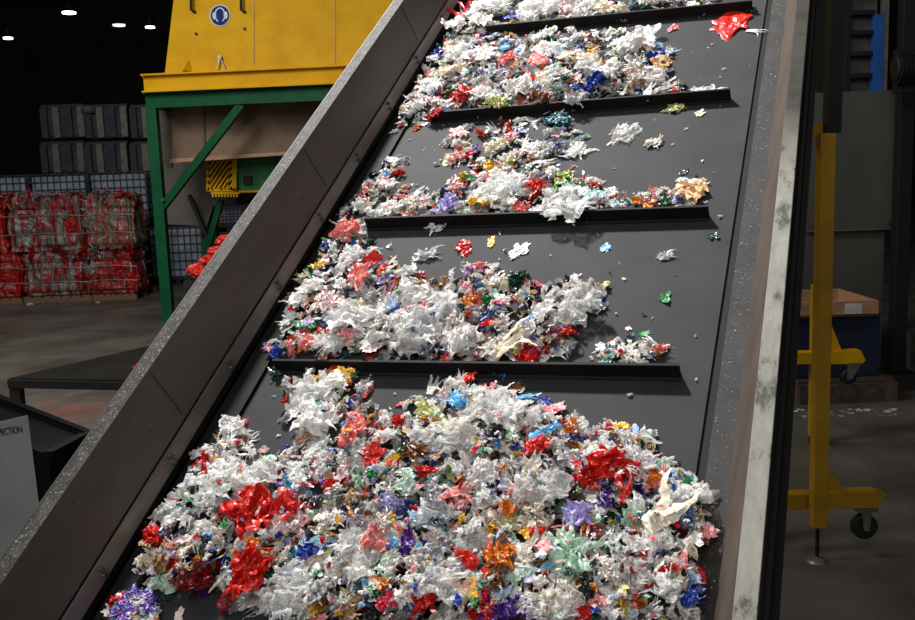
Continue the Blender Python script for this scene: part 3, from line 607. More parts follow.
# ---- bales
def bale_mat(name, stops, seed, sc=(11, 11, 1.5)):
    m, nt, bs = nodes(name)
    tc = nt.nodes.new('ShaderNodeTexCoord'); mp = nt.nodes.new('ShaderNodeMapping'); mp.inputs['Scale'].default_value = sc; mp.inputs['Location'].default_value = (seed * 3.1, seed, 0)
    n = nt.nodes.new('ShaderNodeTexNoise'); n.inputs['Scale'].default_value = 1.; n.inputs['Detail'].default_value = 6; n.inputs['Distortion'].default_value = .6
    nt.links.new(tc.outputs['Object'], mp.inputs[0]); nt.links.new(mp.outputs[0], n.inputs[0])
    nt.links.new(ramp(nt, n.outputs[0], stops), bs.inputs['Base Color']); bs.inputs['Roughness'].default_value = .3; bump(nt, bs, n.outputs[0], .9, .05); return m
rd, rd2, gy, gy2 = srgb(160, 26, 22), srgb(88, 10, 12), srgb(128, 126, 120), srgb(70, 72, 70)
BM = [bale_mat('bale_film_red', [(.3, rd2), (.5, rd), (.62, rd), (.7, gy)], 1), bale_mat('bale_film_mixed', [(.36, rd2), (.46, rd), (.5, gy2), (.6, gy)], 2),
      bale_mat('bale_film_striped', [(.3, gy), (.42, gy2), (.5, rd), (.62, rd2), (.7, srgb(200, 196, 186))], 3), bale_mat('bale_film_green_mix', [(.3, srgb(150, 160, 50)), (.4, gy2), (.48, rd), (.55, gy), (.64, srgb(24, 104, 60))], 4)]
def bale(x0, x1, yt, yb, Y, mat, label, z=None, sd=0):
    a = at(x0, yb, Y); b_ = at(x1, yb, Y); t = at(x0, yt, Y); w = b_.x - a.x; z = a.z if z is None else z; h = t.z - z; d = .9
    e = empty('plastic_bale', ((a.x + b_.x) / 2, Y + d / 2, z), label=label, cat='bale', group='wired bales of red and grey plastic film')
    bm = bmesh.new(); bmesh.ops.create_cube(bm, size=1); bmesh.ops.subdivide_edges(bm, edges=bm.edges, cuts=17, use_grid_fill=True)
    for v in bm.verts:
        p = Vector((v.co.x * w, v.co.y * d, (v.co.z + .5) * h)); o = Vector((sd * 7.7, sd, 0))
        f = 4.5 if abs(v.co.z) < .499 else 3
        q = noise.noise(Vector((p.x * 7, p.y * 7, p.z * 1.3)) + o) * .07 + noise.noise(p * 3 + o) * .08 + noise.noise(p * 14 + o) * .02
        wires = min(abs(v.co.z - zz) for zz in (-.22, .22)) * h
        q -= .035 * math.exp(-(wires / .05) ** 2)
        rr = Vector((v.co.x, v.co.y, v.co.z)); cor = sum(abs(c_) > .44 for c_ in v.co) >= 2
        p.x += math.copysign(1, v.co.x) * (q * (abs(v.co.x) > .4) - (.05 if cor and abs(v.co.x) > .44 else 0)); p.y += math.copysign(1, v.co.y) * (q * (abs(v.co.y) > .4) - (.05 if cor and abs(v.co.y) > .44 else 0))
        p.z += (q * .6 if v.co.z > .49 else 0) - (.05 if cor and v.co.z > .44 else 0)
        v.co = p
    me = bpy.data.meshes.new('compressed_film'); bm.to_mesh(me); bm.free(); me.materials.append(mat); o = bpy.data.objects.new('compressed_film', me); C.objects.link(o); o.parent = e
    for zz in (.3, .62):
        m = MB(); pts = [(-w / 2 - .02, -d / 2 - .03), (0, -d / 2 - .045), (w / 2 + .02, -d / 2 - .03), (w / 2 + .03, d / 2), (-w / 2 - .03, d / 2)]
        pts = [(x, y, zz * h + .02 * math.sin(i * 2)) for i, (x, y) in enumerate(pts)]; m.tube(pts + [pts[0]], .007, 5, False); m.build('baling_wire', M['wire'], e)
    for _ in range(9):
        rr = random.Random(sd * 20 + _); xx = rr.uniform(-w / 2, w / 2) * .9
        fl = bpy.data.objects.new('loose_film', VAR['sheet'][_ % 5]); C.objects.link(fl); fl.parent = e; fl.location = (xx, -d / 2 + (.05 if _ > 5 else -.02), h * (rr.uniform(.15, .9) if _ > 5 else .97))
        fl.rotation_euler = (R(90) if _ > 5 else 0, rr.uniform(0, 3), 0); fl.scale = (.16, .2, .12)
        fl.material_slots[0].link = 'OBJECT'; fl.material_slots[0].material = F[rr.choice(['grey', 'red', 'grey', 'silver', 'dark red'])]
YB = 18.5
zb = .14; zm = at(50, 251, YB).z
bale(-62, 7, 196, 250, YB, BM[0], 'dark red film bale at the far left of the upper row', z=zm, sd=1)
bale(9, 84, 195, 252, YB, BM[1], 'red and grey film bale in the upper row, widest and in the middle', z=zm, sd=2)
bale(86, 135, 194, 249, YB, BM[3], 'upper bale with yellow-green and green streaks at the right end', z=zm, sd=3)
bale(-50, 22, 252, 302, YB, BM[0], 'dark red bale at the far left of the bottom row', z=zb, sd=4)
bale(24, 92, 252, 301, YB, BM[1], 'bottom bale with grey film on its right side and red on its left', z=zb, sd=5)
bale(93, 138, 250, 297, YB, BM[2], 'bright red bottom bale with thin white streaks at the right end', z=zb, sd=6)
for i, (x0, x1) in enumerate(((-50, 22), (24, 92), (93, 137))):
    a = at(x0, 300, YB); b_ = at(x1, 300, YB); w = b_.x - a.x; e = empty('wooden_pallet', (a.x, YB, 0), label='wooden pallet under the ' + ['far left', 'middle', 'right-hand'][i] + ' stack of bales', cat='pallet', group='pallets under the bales')
    for yy in (0, .6, 1.2): m = MB(); m.box((0, yy, 0), (w, yy + .1, .09)); m.build('runner', M['wood'], e)
    m = MB()
    for k in range(7): m.box((w * k / 7, 0, .09), (w * k / 7 + w / 9, 1.3, .12))
    m.build('deck', M['wood'], e)
for (x, y, w) in ((138, 297, 5), (30, 305, 8), (98, 303, 5)):
    p = gr(x, y); o = bpy.data.objects.new('fallen_film_scrap', VAR['clump'][2]); C.objects.link(o); o.location = p; s = w / FPX * p.y * .5; o.scale = (s, s, s)
    o.material_slots[0].link = 'OBJECT'; o.material_slots[0].material = F['white']; tag(o, {138: 'white plastic litter on the floor at the right end of the bales', 30: 'white film litter in front of the left bottom bales', 98: 'small white litter by the pallet between bottom bales'}[x], 'litter')

# ---------------------------------------------------------------- hopper machine on green frame
foot = gr(169, 320); YF = foot.y
fr = empty('green_support_frame', (foot.x, foot.y, 0), label='green steel support frame with diagonal brace carrying the yellow hopper', cat='support frame')
def rel_(p): return Vector(p) - Vector((foot.x, foot.y, 0))
ztop = at(150, 96, YF).z
def gpt(x, y, z): return gr(x, y, z)
zbeam_t = at(150, 93, YF).z
ptop = Vector((foot.x, YF, zbeam_t))
Wd = 5.0; ang = .03
dx = Vector((math.cos(ang), -math.sin(ang) * 3.2, 0)).normalized()      # the frame runs to the right and a little towards us
def lp(s, d, z): return dx * s + Vector((-dx.y, dx.x, 0)) * d + Vector((0, 0, z))
def lbar(name, a, b_, w, h, mat, par=None, bev=0): m = MB(); m.bar(a, b_, w, h); return m.build(name, mat, par or fr, bev=bev)
for s_ in (0, 4.6):
    for d_ in (0, 2.4): 
        o = lbar('post', lp(s_, d_, 0), lp(s_, d_, zbeam_t - .24), .17, .17, M['green'])
        m = MB(); q = lp(s_, d_, 0); m.box((q.x - .15, q.y - .15, 0), (q.x + .15, q.y + .15, .02)); m.build('base_plate', M['green'], fr)
def ibeam(a, b_, w, h, mat, par, name):
    m = MB(); a = Vector(a); b_ = Vector(b_); u_ = Vector((0, 0, 1))
    m.bar(a + u_ * (h / 2 - .01), b_ + u_ * (h / 2 - .01), w, .025); m.bar(a - u_ * (h / 2 - .01), b_ - u_ * (h / 2 - .01), w, .025); m.bar(a, b_, .03, h - .04); return m.build(name, mat, par)
for d_ in (0, 2.4): ibeam(lp(-.09, d_, zbeam_t - .12), lp(4.7, d_, zbeam_t - .12), .18, .24, M['green'], fr, 'beam')
for s_ in (0, 4.6): ibeam(lp(s_, .09, zbeam_t - .12), lp(s_, 2.3, zbeam_t - .12), .16, .24, M['green'], fr, 'cross_beam')
zz = at(163, 207, YF).z
br_t = rel_(gr(240, 105, zbeam_t - .26)); 
lbar('diagonal_brace', lp(.05, -.0, zz), Vector((br_t.x, lp(br_t.x, 0, 0).y, zbeam_t - .24)), .12, .12, M['green'])
m = MB(); q = lp(.1, -.1, zz + .12); m.tube([q, q + Vector((0, -.03, 0))], .03, 8); m.build('bolt', M['bolt'], fr)
m = MB(); a = lp(.3, 2.4, 1.55); m.bar(rel_(at(189, 195, 17.45)), rel_(at(209, 240, 17.45)), .12, .06); m.build('rear_brace', M['black'], fr)
m = MB(); m.bar(rel_(at(221, 200, 17.45)), rel_(at(205, 258, 17.45)), .13, .1); m.build('rear_brace', M['green'], fr)
m = MB(); m.bar(rel_(at(206, 238, 17.45)), rel_(at(206, 300, 17.45)), .1, .1); m.build('rear_post', M['green'], fr)
# hopper
hp = empty('yellow_hopper', (foot.x, foot.y, zbeam_t), label='large yellow steel hopper with a round blue safety sign', cat='hopper')
hz1 = 2.6
def hl(s, d, z): return lp(s, d, z)
ibeam(hl(-.07, -.06, .14), hl(4.9, -.06, .14), .24, .28, M['yellow'], hp, 'base_beam')
for s_ in (-.04, 4.8): ibeam(hl(s_, .05, .14), hl(s_, 2.5, .14), .2, .28, M['yellow'], hp, 'base_beam')
m = MB(); b0 = [hl(.24, .04, .28), hl(4.7, .04, .28), hl(4.7, 2.4, .28), hl(.24, 2.4, .28)]
t0 = [hl(.68, .3, .28 + hz1), hl(4.4, .3, .28 + hz1), hl(4.4, 2.1, .28 + hz1), hl(.68, 2.1, .28 + hz1)]
m.hexa(b0 + t0); m.build('hopper_body', M['yellow'], hp)
def onface(x, y, off=.0):     # point on the sloping front face seen at pixel x, y
    A_, B_, D_ = [Vector(q) + Vector((foot.x, foot.y, zbeam_t)) for q in (b0[0], b0[1], t0[0])]
    n_ = (B_ - A_).cross(D_ - A_).normalized()
    if n_.y > 0: n_ = -n_
    d = ray(x, y); o_ = Vector((0, 0, H)); t_ = (A_ + n_ * off - o_).dot(n_) / d.dot(n_); return o_ + d * t_ - Vector((foot.x, foot.y, zbeam_t)), n_
for x in (254, 335):
    a, n_ = onface(x, 64, .006); b_, _ = onface(x, -30, .006); m = MB(); m.bar(a, b_, .02, .012, n_); m.build('weld_seam', M['yellowdim'], hp)
for (x, y) in ((196.5, 34), (245, 29)):
    a, n_ = onface(x, y); m = MB(); m.tube([a, a + n_ * .03], .022, 8); m.build('bolt', M['black'], hp)
for (x, y) in ((191, 0), (241, 0)):
    pts = [onface(x, y - 6, .02)[0], onface(x, y - 6, .10)[0], onface(x, y + 10, .10)[0], onface(x + 4, y + 12, .02)[0]]; m = MB(); m.tube(pts, .022, 8); m.build('hook_handle', M['black'], hp)
g = [onface(182, 72, .0)[0], onface(189, 59, .0)[0], onface(193, 72, .0)[0]]; n_ = onface(190, 65)[1]
m = MB(); m.add([g[0], g[1], g[2], g[1] * 1 + n_ * .01, g[0] * .5 + g[2] * .5 + n_ * .16], [(0, 1, 4), (1, 2, 4), (0, 4, 2)]); m.build('gusset', M['yellow'], hp)
a = onface(221, 58, .0)[0]; m = MB(); m.tube([a, a + n_ * .08], .035, 8); m.tube([a + n_ * .06, onface(217, 70, .08)[0]], .014, 6); m.tube([a + n_ * .06, onface(225, 68, .05)[0]], .01, 6); m.build('latch', M['steel'], hp)
# round sign: head wearing ear protectors
def disc(c, r, off, n=32, sx=1., pts=None):
    cc, n_ = onface(*c, off); ux = dx.normalized(); uy = n_.cross(ux).normalized(); uy = uy if uy.z > 0 else -uy
    return cc, ux, uy, n_
def flat(name, mat, shape, off):
    cc, ux, uy, n_ = disc((220, 15.5), 0, off); m = MB(); m.prism([cc + ux * a * .16 + uy * b_ * .16 for a, b_ in shape], n_ * .004); return m.build(name, mat, sg)
ell = lambda cx_, cy_, a, b_, n=28: [(cx_ + a * math.cos(2 * math.pi * k / n), cy_ + b_ * math.sin(2 * math.pi * k / n)) for k in range(n)]
sg = bpy.data.objects.new('safety_sign', None); C.objects.link(sg); sg.parent = hp
flat('sign_plate', M['white'], ell(0, 0, 1.06, 1.06), .01); flat('sign_disc', M['signblue'], ell(0, 0, .96, .96), .015)
flat('pictogram_head', M['white'], ell(0, .05, .56, .74), .020); flat('pictogram_face', M['signblue'], ell(0, .05, .42, .62), .025)
flat('pictogram_ear_muff', M['white'], ell(-.58, 0, .2, .36), .03); flat('pictogram_ear_muff', M['white'], ell(.58, 0, .2, .36), .03)
flat('pictogram_neck', M['signblue'], [(-.2, -.8), (.2, -.8), (.2, -.5), (-.2, -.5)], .028)
# chute and machine under the hopper
ch = empty('brown_chute_panel', rel_((0, 0, 0)) * 0 + Vector((foot.x, foot.y, 0)), label='dusty brown chute panels hanging below the green beam under the hopper', cat='chute')
def wq(name, pts, Y, mat, par, th=.06):
    m = MB(); q = [rel_(at(x, y, Y)) for x, y in pts]; m.prism(q, (0, th, 0)); return m.build(name, mat, par)
wq('front_panel', [(172, 160), (330, 149), (345, 92), (172, 96)], 16.2, M['beige'], ch)
wq('edge_lip', [(170, 163), (330, 152), (330, 149), (170, 159)], 16.15, M['lightwood'], ch)
wq('side_panel', [(160, 170), (172, 168), (174, 98), (157, 100)], 16.3, M['greypanel'], ch)
wq('rib', [(203, 152), (205, 152), (204, 98), (202, 98)], 16.15, M['greypanel'], ch, .03)
ms = empty('green_machine', (foot.x, foot.y, 0), label='green machine housing with yellow slatted vent under the brown chute', cat='machine')
wq('housing', [(236, 191), (300, 190), (305, 145), (236, 148)], 17.0, M['greenbody'], ms, 1.2)
wq('lower_panel', [(163, 224), (207, 226), (213, 206), (236, 204), (236, 155), (163, 158)], 17.7, M['greypanel'], ms, .1)
wq('lower_edge', [(228, 193), (300, 191), (300, 189), (228, 191)], 16.95, M['yellow'], ms, .05)
vt = wq('vent_back', [(208, 191), (236, 191), (236, 157), (208, 158)], 16.9, M['gap'], ms, .1)
m = MB()
def vp(x, y): return rel_(at(x, y, 16.85))
for a, b_ in (((208, 191), (208, 158)), ((235, 191), (236, 157)), ((208, 190), (236, 190)), ((208, 159), (236, 158)), ((231, 190), (232, 158))): m.bar(vp(*a), vp(*b_), .05 if a[0] != 231 else .09, .04, (0, 1, 0))
for k in range(-6, 7):
    pts = []; x0 = 208 + k * 4.4
    a = Vector((x0, 190)); e_ = Vector((x0 + 20, 160)); 
    t0_ = max(0, (208 - a.x) / 20); t1_ = min(1, (232 - a.x) / 20)
    if t1_ - t0_ < .05: continue
    A_ = a + (e_ - a) * t0_; B_ = a + (e_ - a) * t1_; m.bar(vp(*A_), vp(*B_), .035, .04, (0, 1, 0))
m.build('vent_grille', M['yellow'], ms)
m = MB()
for k in range(9): m.bar(vp(213 + k * 3, 192), vp(213 + k * 3, 197), .03, .03, (0, 1, 0))
m.bar(vp(211, 193), vp(240, 193), .04, .03); m.build('comb_brush', M['yellow'], ms)
wq('control_box', [(243, 184), (251, 184), (251, 176), (243, 176)], 16.9, M['black'], ms, .1)
# red bags behind the conveyor
for i, (x, y, w, h, lb) in enumerate(((201, 271, 24, 16, 'biggest red plastic bag, lowest of the pile beside the conveyor flange'), (213, 259, 22, 11, 'red plastic bag second from the bottom of the pile'), (221, 250, 20, 11, 'red plastic bag second from the top of the pile'), (228, 240, 22, 12, 'topmost red plastic bag of the pile beside the conveyor'))):
    Yb = 12.0; p = at(x, y + h / 2, Yb); wm = w / FPX * Yb; hm = h / FPX * Yb
    bm = bmesh.new(); bmesh.ops.create_icosphere(bm, subdivisions=4, radius=.5)
    for v in bm.verts:
        q = v.co * 2.4 + Vector((i * 5, 0, 0)); k_ = 1 + .35 * noise.noise(q) - .22 * abs(noise.noise(q * 2.6)) * 2; v.co = Vector((v.co.x * wm * k_ * 1.15, v.co.y * wm * k_, max(-.5, v.co.z) * hm * k_ + hm * .5))
    me = bpy.data.meshes.new('red_plastic_bag'); bm.to_mesh(me); bm.free(); me.materials.append(M['redbag']); o = bpy.data.objects.new('red_plastic_bag', me); C.objects.link(o); o.location = p
    tag(o, lb, 'plastic bag', 'red plastic bags in a pile')
e = empty('bag_stand', at(213, 280, 12.0) * 1, label='dark low bin holding the red bags behind the conveyor', cat='bin'); e.location.z = 0
zt_ = at(213, 279, 12.0).z
m = MB(); m.box((-.35, -.1, .1), (.6, .5, zt_)); m.build('bin_body', M['black'], e)
m = MB(); m.box((-.3, -.05, 0), (.5, .45, .1)); m.build('base', M['rubber'], e)
wz = [at(x, y, 12.0) for x, y in ((203, 280), (214, 266), (223, 257), (238, 247), (244, 247))]; ex = e.location
wp = [(p.x - ex.x, -.08, p.z) for p in wz]; wp += [(wp[-1][0], -.08, .1), (wp[0][0], -.08, .1)]
m = MB(); m.prism(wp, (0, .5, 0)); m.build('sloped_panel', M['void'], e)

# ---------------------------------------------------------------- table
zt = .75; c = [gr(9, 378, zt), gr(170, 381, zt), gr(190, 340, zt), gr(150, 345, zt)]
far_l = gr(20, 374.5, zt); 
tb = empty('steel_work_table', (c[0].x, c[0].y, 0), label='low dark steel table on square legs behind the conveyor', cat='table')
def tr(p): return p - Vector((c[0].x, c[0].y, 0))
v1 = (c[1] - c[0]); v2 = (gr(155, 345, zt) - c[0]);
top = [tr(c[0]), tr(c[1]), tr(c[1]) + v2 * .9, tr(c[0]) + v2]
top = [tr(c[0]), tr(c[1]), tr(gr(215, 343, zt)), tr(gr(152, 345, zt))]
m = MB(); m.prism([p + Vector((0, 0, -.012)) for p in top], (0, 0, .012)); m.build('table_top', M['tabletop'], tb)
for i in range(4):
    a, b_ = top[i], top[(i + 1) % 4]; m = MB(); m.bar(a + Vector((0, 0, -.045)), b_ + Vector((0, 0, -.045)), .05, .065); m.build('apron', M['black'], tb)
for p, k_ in ((top[0], 0), (top[1], 1), (top[2], 2), (top[3], 3)):
    q = p + ((top[(k_ + 2) % 4]) - p).normalized() * .05 + Vector((0, 0, -.06)); m = MB(); m.bar(q, Vector((q.x, q.y, 0)), .085, .085); m.build('leg', M['black'], tb)
p = gr(141, 372, zt); o = bpy.data.objects.new('red_cloth', VAR['clump'][0]); C.objects.link(o); o.location = p + Vector((0, 0, .005)); o.scale = (.12, .1, .11); o.material_slots[0].link = 'OBJECT'; o.material_slots[0].material = F['red']
tag(o, 'crumpled red cloth lying on the dark steel table', 'cloth')

# ---------------------------------------------------------------- dark container with inspection notice
Yc = 3.55
bx = empty('inspection_bin', at(20, 600, Yc), label='big black container at the left edge carrying a grey inspection notice', cat='container'); o0 = bx.location.copy(); bx.location.z = 0; o0.z = 0
def cr(p): return Vector(p) - o0
A0 = at(-90, 360, 3.5); A1 = at(62, 424, 3.9); A1.z = at(62, 424, 3.9).z
zt_ = .5 * (A0.z + A1.z)
P0 = at(-60, 376, 4.3); P1 = at(88, 432, 4.3); P1.z = P0.z; P1.z = at(88, 434, 4.3).z; P0.z = at(-60, 376, 4.3).z; FO = Vector((-.05, -.32, 0))
m = MB(); q = [cr(P0 + FO), cr(P1 + FO), cr(P1), cr(P0)]
low = [Vector((p_.x, p_.y, .02)) for p_ in q]
for i in range(4):
    a, b_, c_, d_ = q[i], q[(i + 1) % 4], low[(i + 1) % 4], low[i]; cen = sum(q, Vector()) / 4
    n_ = (b_ - a).cross(Vector((0, 0, 1))).normalized(); n_ = -n_ if n_.dot(cen - a) < 0 else n_; m.prism([a, b_, c_, d_], n_ * .03)
m.prism([v_ - Vector((0, 0, .02)) for v_ in q], (0, 0, .01)); m.build('container_wall', M['void'], bx)  # near-black sheet across the top paints in the container's dark inside
m = MB(); m.bar(q[1], q[2], .045, .03); m.bar(q[2], q[3], .045, .03); m.build('rim', M['void'], bx)
# notice on the front face
fa, fb = P0 + FO, P1 + FO; fn = (fb - fa).cross(Vector((0, 0, 1))); fn.z = 0; fn.normalize(); fn = fn if fn.y < 0 else -fn
def onf(x, y, off=.006):
    d = ray(x, y); o_ = Vector((0, 0, H)); return o_ + d * ((fa + fn * off - o_).dot(fn) / d.dot(fn))
m = MB(); pl = [onf(-45, 432), onf(28, 415), onf(40, 510), onf(46, 640), onf(-45, 640)]; m.prism([cr(p_) for p_ in pl], fn * .003); m.build('inspection_notice', M['paper'], bx)
def text(body, x0, y0, x1, y1, hpx, mat):
    cu = bpy.data.curves.new('notice_text', 'FONT'); cu.body = body; cu.size = 1; cu.extrude = .002; o = bpy.data.objects.new('notice_text', cu); C.objects.link(o)
    bpy.context.view_layer.update(); w = o.dimensions.x
    a = onf(x0, y0, .012); b_ = onf(x1, y1, .012); ux = (b_ - a); L = ux.length; ux.normalize(); uy = fn.cross(ux).normalized(); uy = uy if uy.z > 0 else -uy
    s = L / w; hh = (onf(x0, y0 - hpx, .012) - a).length / .72
    Mt = Matrix(((ux.x * s, uy.x * hh, fn.x * .5, a.x - o0.x), (ux.y * s, uy.y * hh, fn.y * .5, a.y - o0.y), (ux.z * s, uy.z * hh, fn.z * .5, a.z), (0, 0, 0, 1)))
    dg = bpy.context.evaluated_depsgraph_get(); me = bpy.data.meshes.new_from_object(o.evaluated_get(dg)); bpy.data.objects.remove(o)
    me.transform(Mt); me.materials.clear(); me.materials.append(mat); o = bpy.data.objects.new('notice_lettering', me); C.objects.link(o); o.parent = bx; return o
text('INSPECTION', -10, 437, 22, 432.5, 7, M['ink'])
p = at(75, 430, 4.42); m = MB(); m.tube([at(70, 428, 4.36), at(75, 428, 4.36), at(74, 434, 4.34)], .006, 6)
o = m.build('plastic_tie', M['white']); tag(o, 'short white plastic tie on the rim of the black container', 'tie')

# ---------------------------------------------------------------- right-hand side
def mobile_stand(fx, fy, label, ztop, base_z, base_len, mirror=1):
    f = gr(fx, fy); e = empty('yellow_caster_stand', (f.x, f.y, 0), label=label, cat='stand'); 
    w = .08
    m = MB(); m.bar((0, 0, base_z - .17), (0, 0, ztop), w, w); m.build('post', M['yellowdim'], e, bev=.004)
    m = MB(); m.tube([(0, 0, .02), (0, 0, base_z - .16)], .012, 8); m.build('foot_rod', M['black'], e)
    m = MB(); m.tube([(0, 0, 0), (0, 0, .012), (0, 0, .03)], [.06, .05, .015], 14); m.build('levelling_foot', M['steel'], e)
    m = MB(); m.prism([(-.3, .06, base_z), (base_len, .06, base_z), (base_len + .06, .06, base_z - .02), (base_len, .06, base_z - .10), (-.3, .06, base_z - .09)], (0, .09, 0)); m.build('cross_bar', M['yellowdim'], e, bev=.003)
    m = MB(); m.prism([(.04, .08, base_z - .005), (.2, .08, base_z - .005), (.04, .08, base_z + .2)], (0, .03, 0)); m.build('gusset', M['yellowdim'], e)
    cxx = base_len - .05
    m = MB(); m.box((cxx - .06, .05, base_z - .12), (cxx + .06, .16, base_z - .1)); m.prism([(cxx - .03, .07, base_z - .12), (cxx + .03, .07, base_z - .12), (cxx + .02, .07, base_z - .24), (cxx - .01, .07, base_z - .24)], (0, .006, 0))
    m.prism([(cxx - .03, .13, base_z - .12), (cxx + .03, .13, base_z - .12), (cxx + .02, .13, base_z - .24), (cxx - .01, .13, base_z - .24)], (0, .006, 0)); m.build('caster_fork', M['steel'], e)
    m = MB(); m.tube([(cxx, .082, base_z - .22), (cxx, .087, base_z - .22), (cxx, .123, base_z - .22), (cxx, .128, base_z - .22)], [.06, .075, .075, .06], 22); m.build('caster_wheel', M['rubber'], e, smooth=False)
    m = MB(); m.tube([(cxx, .065, base_z - .22), (cxx, .14, base_z - .22)], .018, 10); m.build('axle', M['steel'], e)
    return e, f
st1, f1 = mobile_stand(817, 561, 'tall yellow post stand with caster and levelling foot, nearest on the right', 2.42, .38, .36)
m = MB(); m.bar((.03, .0, 2.42), (.05, 0, 3.6), .075, .075); m.build('upper_mast', M['black'], st1)
m = MB(); m.bar((-.01, .05, 2.44), (-.3, .05, 2.44), .07, .07); m.build('top_arm', M['yellowdim'], st1)
# post bottom / base measured on the photo
def place_z(x, y, Y): return at(x, y, Y).z
f2 = gr(815, 412)
Y2 = 7.4
st2 = empty('yellow_dolly_frame', (at(820, 365, Y2).x, Y2, 0), label='short yellow frame bar with gusset and caster behind the tall post', cat='stand')
zz2 = place_z(830, 358, Y2)
x_l = at(790, 358, Y2).x - st2.location.x; x_r = at(866, 358, Y2).x - st2.location.x
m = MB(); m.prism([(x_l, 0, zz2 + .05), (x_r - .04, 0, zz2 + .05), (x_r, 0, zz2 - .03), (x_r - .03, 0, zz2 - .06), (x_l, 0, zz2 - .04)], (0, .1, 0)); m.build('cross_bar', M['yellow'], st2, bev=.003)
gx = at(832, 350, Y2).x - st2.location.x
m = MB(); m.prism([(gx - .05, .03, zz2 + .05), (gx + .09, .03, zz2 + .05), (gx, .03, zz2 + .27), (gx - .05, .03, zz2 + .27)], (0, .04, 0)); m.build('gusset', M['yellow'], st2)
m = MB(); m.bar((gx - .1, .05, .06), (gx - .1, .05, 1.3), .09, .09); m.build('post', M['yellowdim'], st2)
wx = at(850, 376, Y2).x - st2.location.x; zw = place_z(850, 377, Y2)
m = MB(); m.tube([(wx, .01, zw), (wx, .02, zw), (wx, .07, zw), (wx, .08, zw)], [.05, .065, .065, .05], 20); m.build('caster_wheel', M['rubber'], st2)
m = MB(); m.prism([(wx - .02, 0, zz2 - .05), (wx + .09, 0, zz2 - .05), (wx + .02, 0, zw - .02), (wx - .02, 0, zw - .02)], (0, .008, 0)); m.build('caster_fork', M['steel'], st2)
m = MB(); m.tube([(gx - .1, .05, 0), (gx - .1, .05, .06)], .05, 12); m.build('foot', M['black'], st2)
# pallet plank, navy box and tray
Yp = 8.6
def rbox(name, x0, x1, yt, yb, Y, d, mat, par=None, bev=0, zb=None, ref=None):
    a = at(x0, yb, Y); b_ = at(x1, yb, Y); t = at((x0 + x1) / 2, yt, Y); zb = a.z if zb is None else zb; r_ = ref or Vector((0, 0, 0))
    m = MB(); m.box(Vector((a.x, Y, zb)) - r_, Vector((b_.x, Y + d, t.z)) - r_); return m.build(name, mat, par, bev=bev)
pe = gr(800, 405); Yp = pe.y
pk = empty('dark_wooden_pallet', (gr(800, 405).x, Yp, 0), label='dark wooden pallet on the floor under the navy box', cat='pallet'); r0 = pk.location.copy()
x1_ = at(897, 405, Yp).x - r0.x; zp = at(850, 381, Yp).z
m = MB(); m.box((0, 0, 0), (x1_, .04, zp - .03)); m.build('front_board', M['darkwood'], pk)
m = MB(); [m.box((0, .05 + k * .16, zp - .03), (x1_, .05 + k * .16 + .12, zp)) for k in range(8)]; m.build('deck', M['darkwood'], pk)
m = MB(); [m.box((xx, .05, 0), (xx + .1, 1.3, zp - .03)) for xx in (0, x1_ / 2, x1_ - .1)]; m.build('runner', M['darkwood'], pk)
nb = rbox('navy_box', 796, 879, 315, 381, Yp + .15, 1.0, M['navybox'], bev=.01, zb=zp + .001); tag(nb, 'dark navy box standing on the dark pallet', 'box')
zt1 = at(838, 315, Yp + .15).z
ty = empty('wooden_tray', (at(796, 315, Yp).x, Yp + .05, zt1 + .003), label='shallow light wooden tray with a white ticket on top of the navy box', cat='tray')
tw = at(881, 315, Yp).x - ty.location.x; th_ = at(838, 303, Yp).z - zt1
m = MB(); m.box((0, 0, 0), (tw, .9, .015)); m.build('tray_bottom', M['lightwood'], ty)
for nm, a, b_ in (('front_rail', (0, 0, 0), (tw, .03, th_)), ('rear_rail', (0, .87, 0), (tw, .9, th_)), ('end_rail', (tw - .03, .03, 0), (tw, .87, th_)), ('end_rail', (0, .03, 0), (.03, .87, th_))):
    m = MB(); m.box(a, b_); m.build(nm, M['lightwood'], ty, bev=.003)
m = MB(); m.box((tw * .6, -.004, .02), (tw * .8, 0, th_ - .02)); m.build('ticket', M['white'], ty)
# grey cabinet with ladder-like rack above
Yk = Yp + 1.4
cb = empty('grey_steel_cabinet', (at(812, 292, Yk).x, Yk, 0), label='tall dull grey steel cabinet standing behind the yellow post', cat='cabinet'); r1 = cb.location.copy()
zA, zB, zC = at(850, 292, Yk).z, at(850, 229, Yk).z, at(850, 92, Yk).z
wA = at(884, 260, Yk).x - r1.x; wB = at(892, 160, Yk).x - r1.x
m = MB(); m.box((-.15, 0, 0), (wA, .7, zB - .01)); m.build('lower_housing', M['cabinet'], cb, bev=.006)
m = MB(); m.box((-.1, -.08, zB), (wB, .75, zC)); m.build('upper_housing', M['cabinet'], cb, bev=.006)
m = MB(); m.box((-.1, -.085, zB - .012), (wB, -.06, zB + .004)); m.build('seam_lip', M['steel'], cb)
for xx in (-.05, wB - .05): m = MB(); m.tube([(xx, -.1, zB + .05), (xx, -.07, zB + .05)], .012, 8); m.build('bolt', M['bolt'], cb)
rk = empty('ladder_rack', (at(846, 92, Yk + .2).x, Yk + .2, zC), label='dark ladder rack with grey panels and blue strip above the cabinet', cat='rack'); r2 = rk.location.copy(); hh = at(850, -60, Yk + .2).z - zC
def rr(x): return at(x, 60, Yk + .2).x - r2.x
m = MB(); m.box((rr(846), .1, 0), (rr(880), .12, hh)); m.build('rear_panel', M['cabinet'], rk)
for x in (844, 848): m = MB(); m.box((rr(x) - .02, -.02, 0), (rr(x) + .02, .08, hh)); m.build('rail', M['black'] if x == 848 else M['navybox'], rk)
